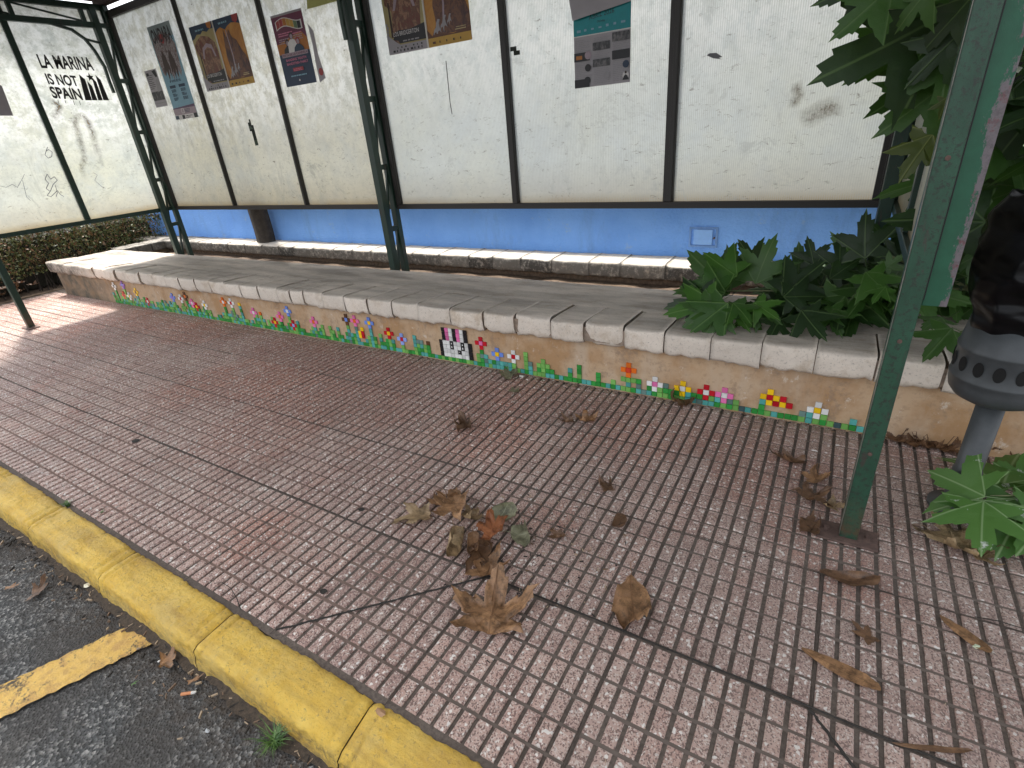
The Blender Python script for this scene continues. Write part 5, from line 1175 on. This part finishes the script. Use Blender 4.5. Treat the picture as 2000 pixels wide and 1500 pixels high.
# ------------------------------------------------------------------ small litter and weeds
ce = empty('cigarette_end', atz(367, 1354, ROADZ + .012), 'orange filter cigarette end on the asphalt by the kerb', 'cigarette end')
a_, b_ = atz(354, 1356, ROADZ + .015), atz(374, 1353, ROADZ + .015); m_ = MB(); m_.tube([a_, b_], .004, 12); obj('filter', m_, flat((.55, .22, .09)), ce, smooth=False)
m_ = MB(); m_.tube([b_, b_ + (b_ - a_) * .3, b_ + (b_ - a_) * .42 + V((0, .002, .001))], [.0041, .0036, .002], 10); obj('burnt_paper', m_, M['paper'], ce)
def scrap(px_, py_, z, s_, label, mat, cat='litter', name='paper_scrap', n=7, seed=0):
    r_ = random.Random(seed); c_ = atz(px_, py_, z); m_ = MB(); P_ = []
    for k in range(n): a2 = 2 * pi * k / n; q = s_ * r_.uniform(.6, 1.1); P_.append(c_ + V((q * cos(a2), q * .7 * sin(a2), .004 + r_.uniform(0, s_ * .35))))
    ctr = c_ + V((0, 0, .005 + s_ * .3)); m_.add(P_ + [ctr] + [c_ + V((0, 0, .001))], [(k, (k + 1) % n, n) for k in range(n)] + [((k + 1) % n, k, n + 1) for k in range(n)])
    return tag(obj(name, m_, mat, base=c_), label, cat)
scrap(1019, 737, .002, .02, 'crumpled white paper scrap against the mosaic grass', M['paper'], seed=1)
scrap(172, 1146, ROADZ + .01, .016, 'cream paper flake on the asphalt beside the kerb', flat((.6, .56, .42)), seed=2)
scrap(312, 1293, ROADZ + .012, .006, 'tiny white chip beside the gutter leaf', M['paper'], seed=3)
scrap(407, 1430, ROADZ + .01, .008, 'small pale grey pebble on the asphalt', flat((.35, .36, .37)), 'pebble', 'pebble', seed=4)
scrap(1906, 1266, .002, .009, 'pale green seed flake near the right edge', flat((.45, .5, .35)), 'seed', 'seed', seed=5)
scrap(744, 1394, .001, .016, 'flat pinkish stone chip on the yellow kerb edge', flat((.35, .2, .1)), 'stone chip', 'stone_chip', seed=6)
for k, (px_, py_, s_) in enumerate([(265, 861, .02), (105, 707, .012), (355, 803, .008), (392, 800, .006), (632, 1155, .012), (706, 995, .012), (1400, 730, .01)]):
    c_ = atz(px_, py_, .0018); m_ = MB(); m_.add([c_ + V((s_ * (1 + .25 * sin(j * 3 + k)) * cos(j * pi / 6), s_ * .8 * sin(j * pi / 6), .0006 * (j % 2))) for j in range(12)], [tuple(range(12))])
    tag(obj('chewing_gum_spot', m_, M['grime'], base=c_), 'flattened black chewing gum spot trodden into the terrazzo paving', 'gum spot', 'gum spots on the paving')
def weed(px_, py_, z, n, L_, label, seed, mat):
    r_ = random.Random(seed); c_ = atz(px_, py_, z); m_ = MB()
    for k in range(n):
        a2 = r_.uniform(0, 2 * pi); l2 = L_ * r_.uniform(.4, 1.1); b2 = c_ + V((r_.uniform(-1, 1), r_.uniform(-1, 1), 0)) * L_ * .15; o_ = V((cos(a2), sin(a2), 0)); P_ = [b2 + o_ * (l2 * .75 * f * f) + UPV * (l2 * (f - .45 * f * f)) for f in (0, .35, .7, 1)]
        sdv = V((-o_.y, o_.x, 0)) * .0018
        for i in range(3): w1 = 1 - i / 3.2; w2 = 1 - (i + 1) / 3.1; m_.add([P_[i] - sdv * w1, P_[i] + sdv * w1, P_[i + 1] + sdv * w2, P_[i + 1] - sdv * w2], [(0, 1, 2, 3)])
    return tag(obj('grass_tuft', m_, mat, base=c_), label, 'weed')
gm = m_tiny('weed_green', (.03, .09, .015), (.12, .22, .05))
weed(540, 1452, ROADZ + .01, 90, .075, 'green grass tuft growing where the kerb meets the road', 1, gm)
weed(133, 988, -.004, 60, .035, 'small dark weed in the joint behind the kerb', 2, gm)
weed(200, 1002, -.004, 20, .02, 'tiny moss tuft in the kerb joint right of the dark weed', 4, gm)
tw = MB(); tw.tube([atz(470, 1190, .002), atz(462, 1168, .012), atz(450, 1148, .02), atz(433, 1137, .02), atz(418, 1140, .008)], [.0015, .0012, .001, .001, .0006], 5); tag(obj('twig', tw, M['grime'], base=atz(470, 1190, 0)), 'thin dark curved twig lying over the paving near the kerb', 'twig')
tw = MB(); tw.tube([atz(1905, 1205, .005), atz(1950, 1213, .007), atz(2000, 1228, .005)], [.0012, .0016, .001], 5); tag(obj('twig', tw, M['wood'], base=atz(1950, 1213, 0)), 'straight dark twig on the paving at the right image edge', 'twig')
# loose crumbs of debris along the mosaic foot and the gutter
db = MB(); r_ = random.Random(3)
for k in range(1150):
    if k < 420: x = r_.uniform(-2.6, 1.2); y = 2.083 - abs(r_.gauss(0, .03)); z = .001; s_ = r_.uniform(.0012, .004)
    elif k < 820: x = r_.uniform(-2.9, -.3); y = .318 - abs(r_.gauss(0, .045)); z = ROADZ + .012; s_ = r_.uniform(.0015, .006)
    elif k < 900: x = r_.uniform(-1.5, .6); y = r_.uniform(.5, 2.); z = .0015; s_ = r_.uniform(.001, .0022)
    else: x = -.62 + r_.gauss(0, .13); y = 1.0 + r_.gauss(0, .16); z = .0015; s_ = r_.uniform(.001, .004)
    c_ = V((x, y, z)); d = V((r_.uniform(-1, 1), r_.uniform(-1, 1), 0)).normalized(); db.bar(c_, c_ + d * s_ * r_.uniform(1, 4), s_, s_ * .6, UPV, r_.choice((0, 0, 1, 2)))
tag(obj('debris', db, [M['grime'], flat((.16, .10, .06)), flat((.36, .27, .18))]), 'loose crumbs of dirt and leaf along the wall foot and gutter', 'debris', kind='stuff')
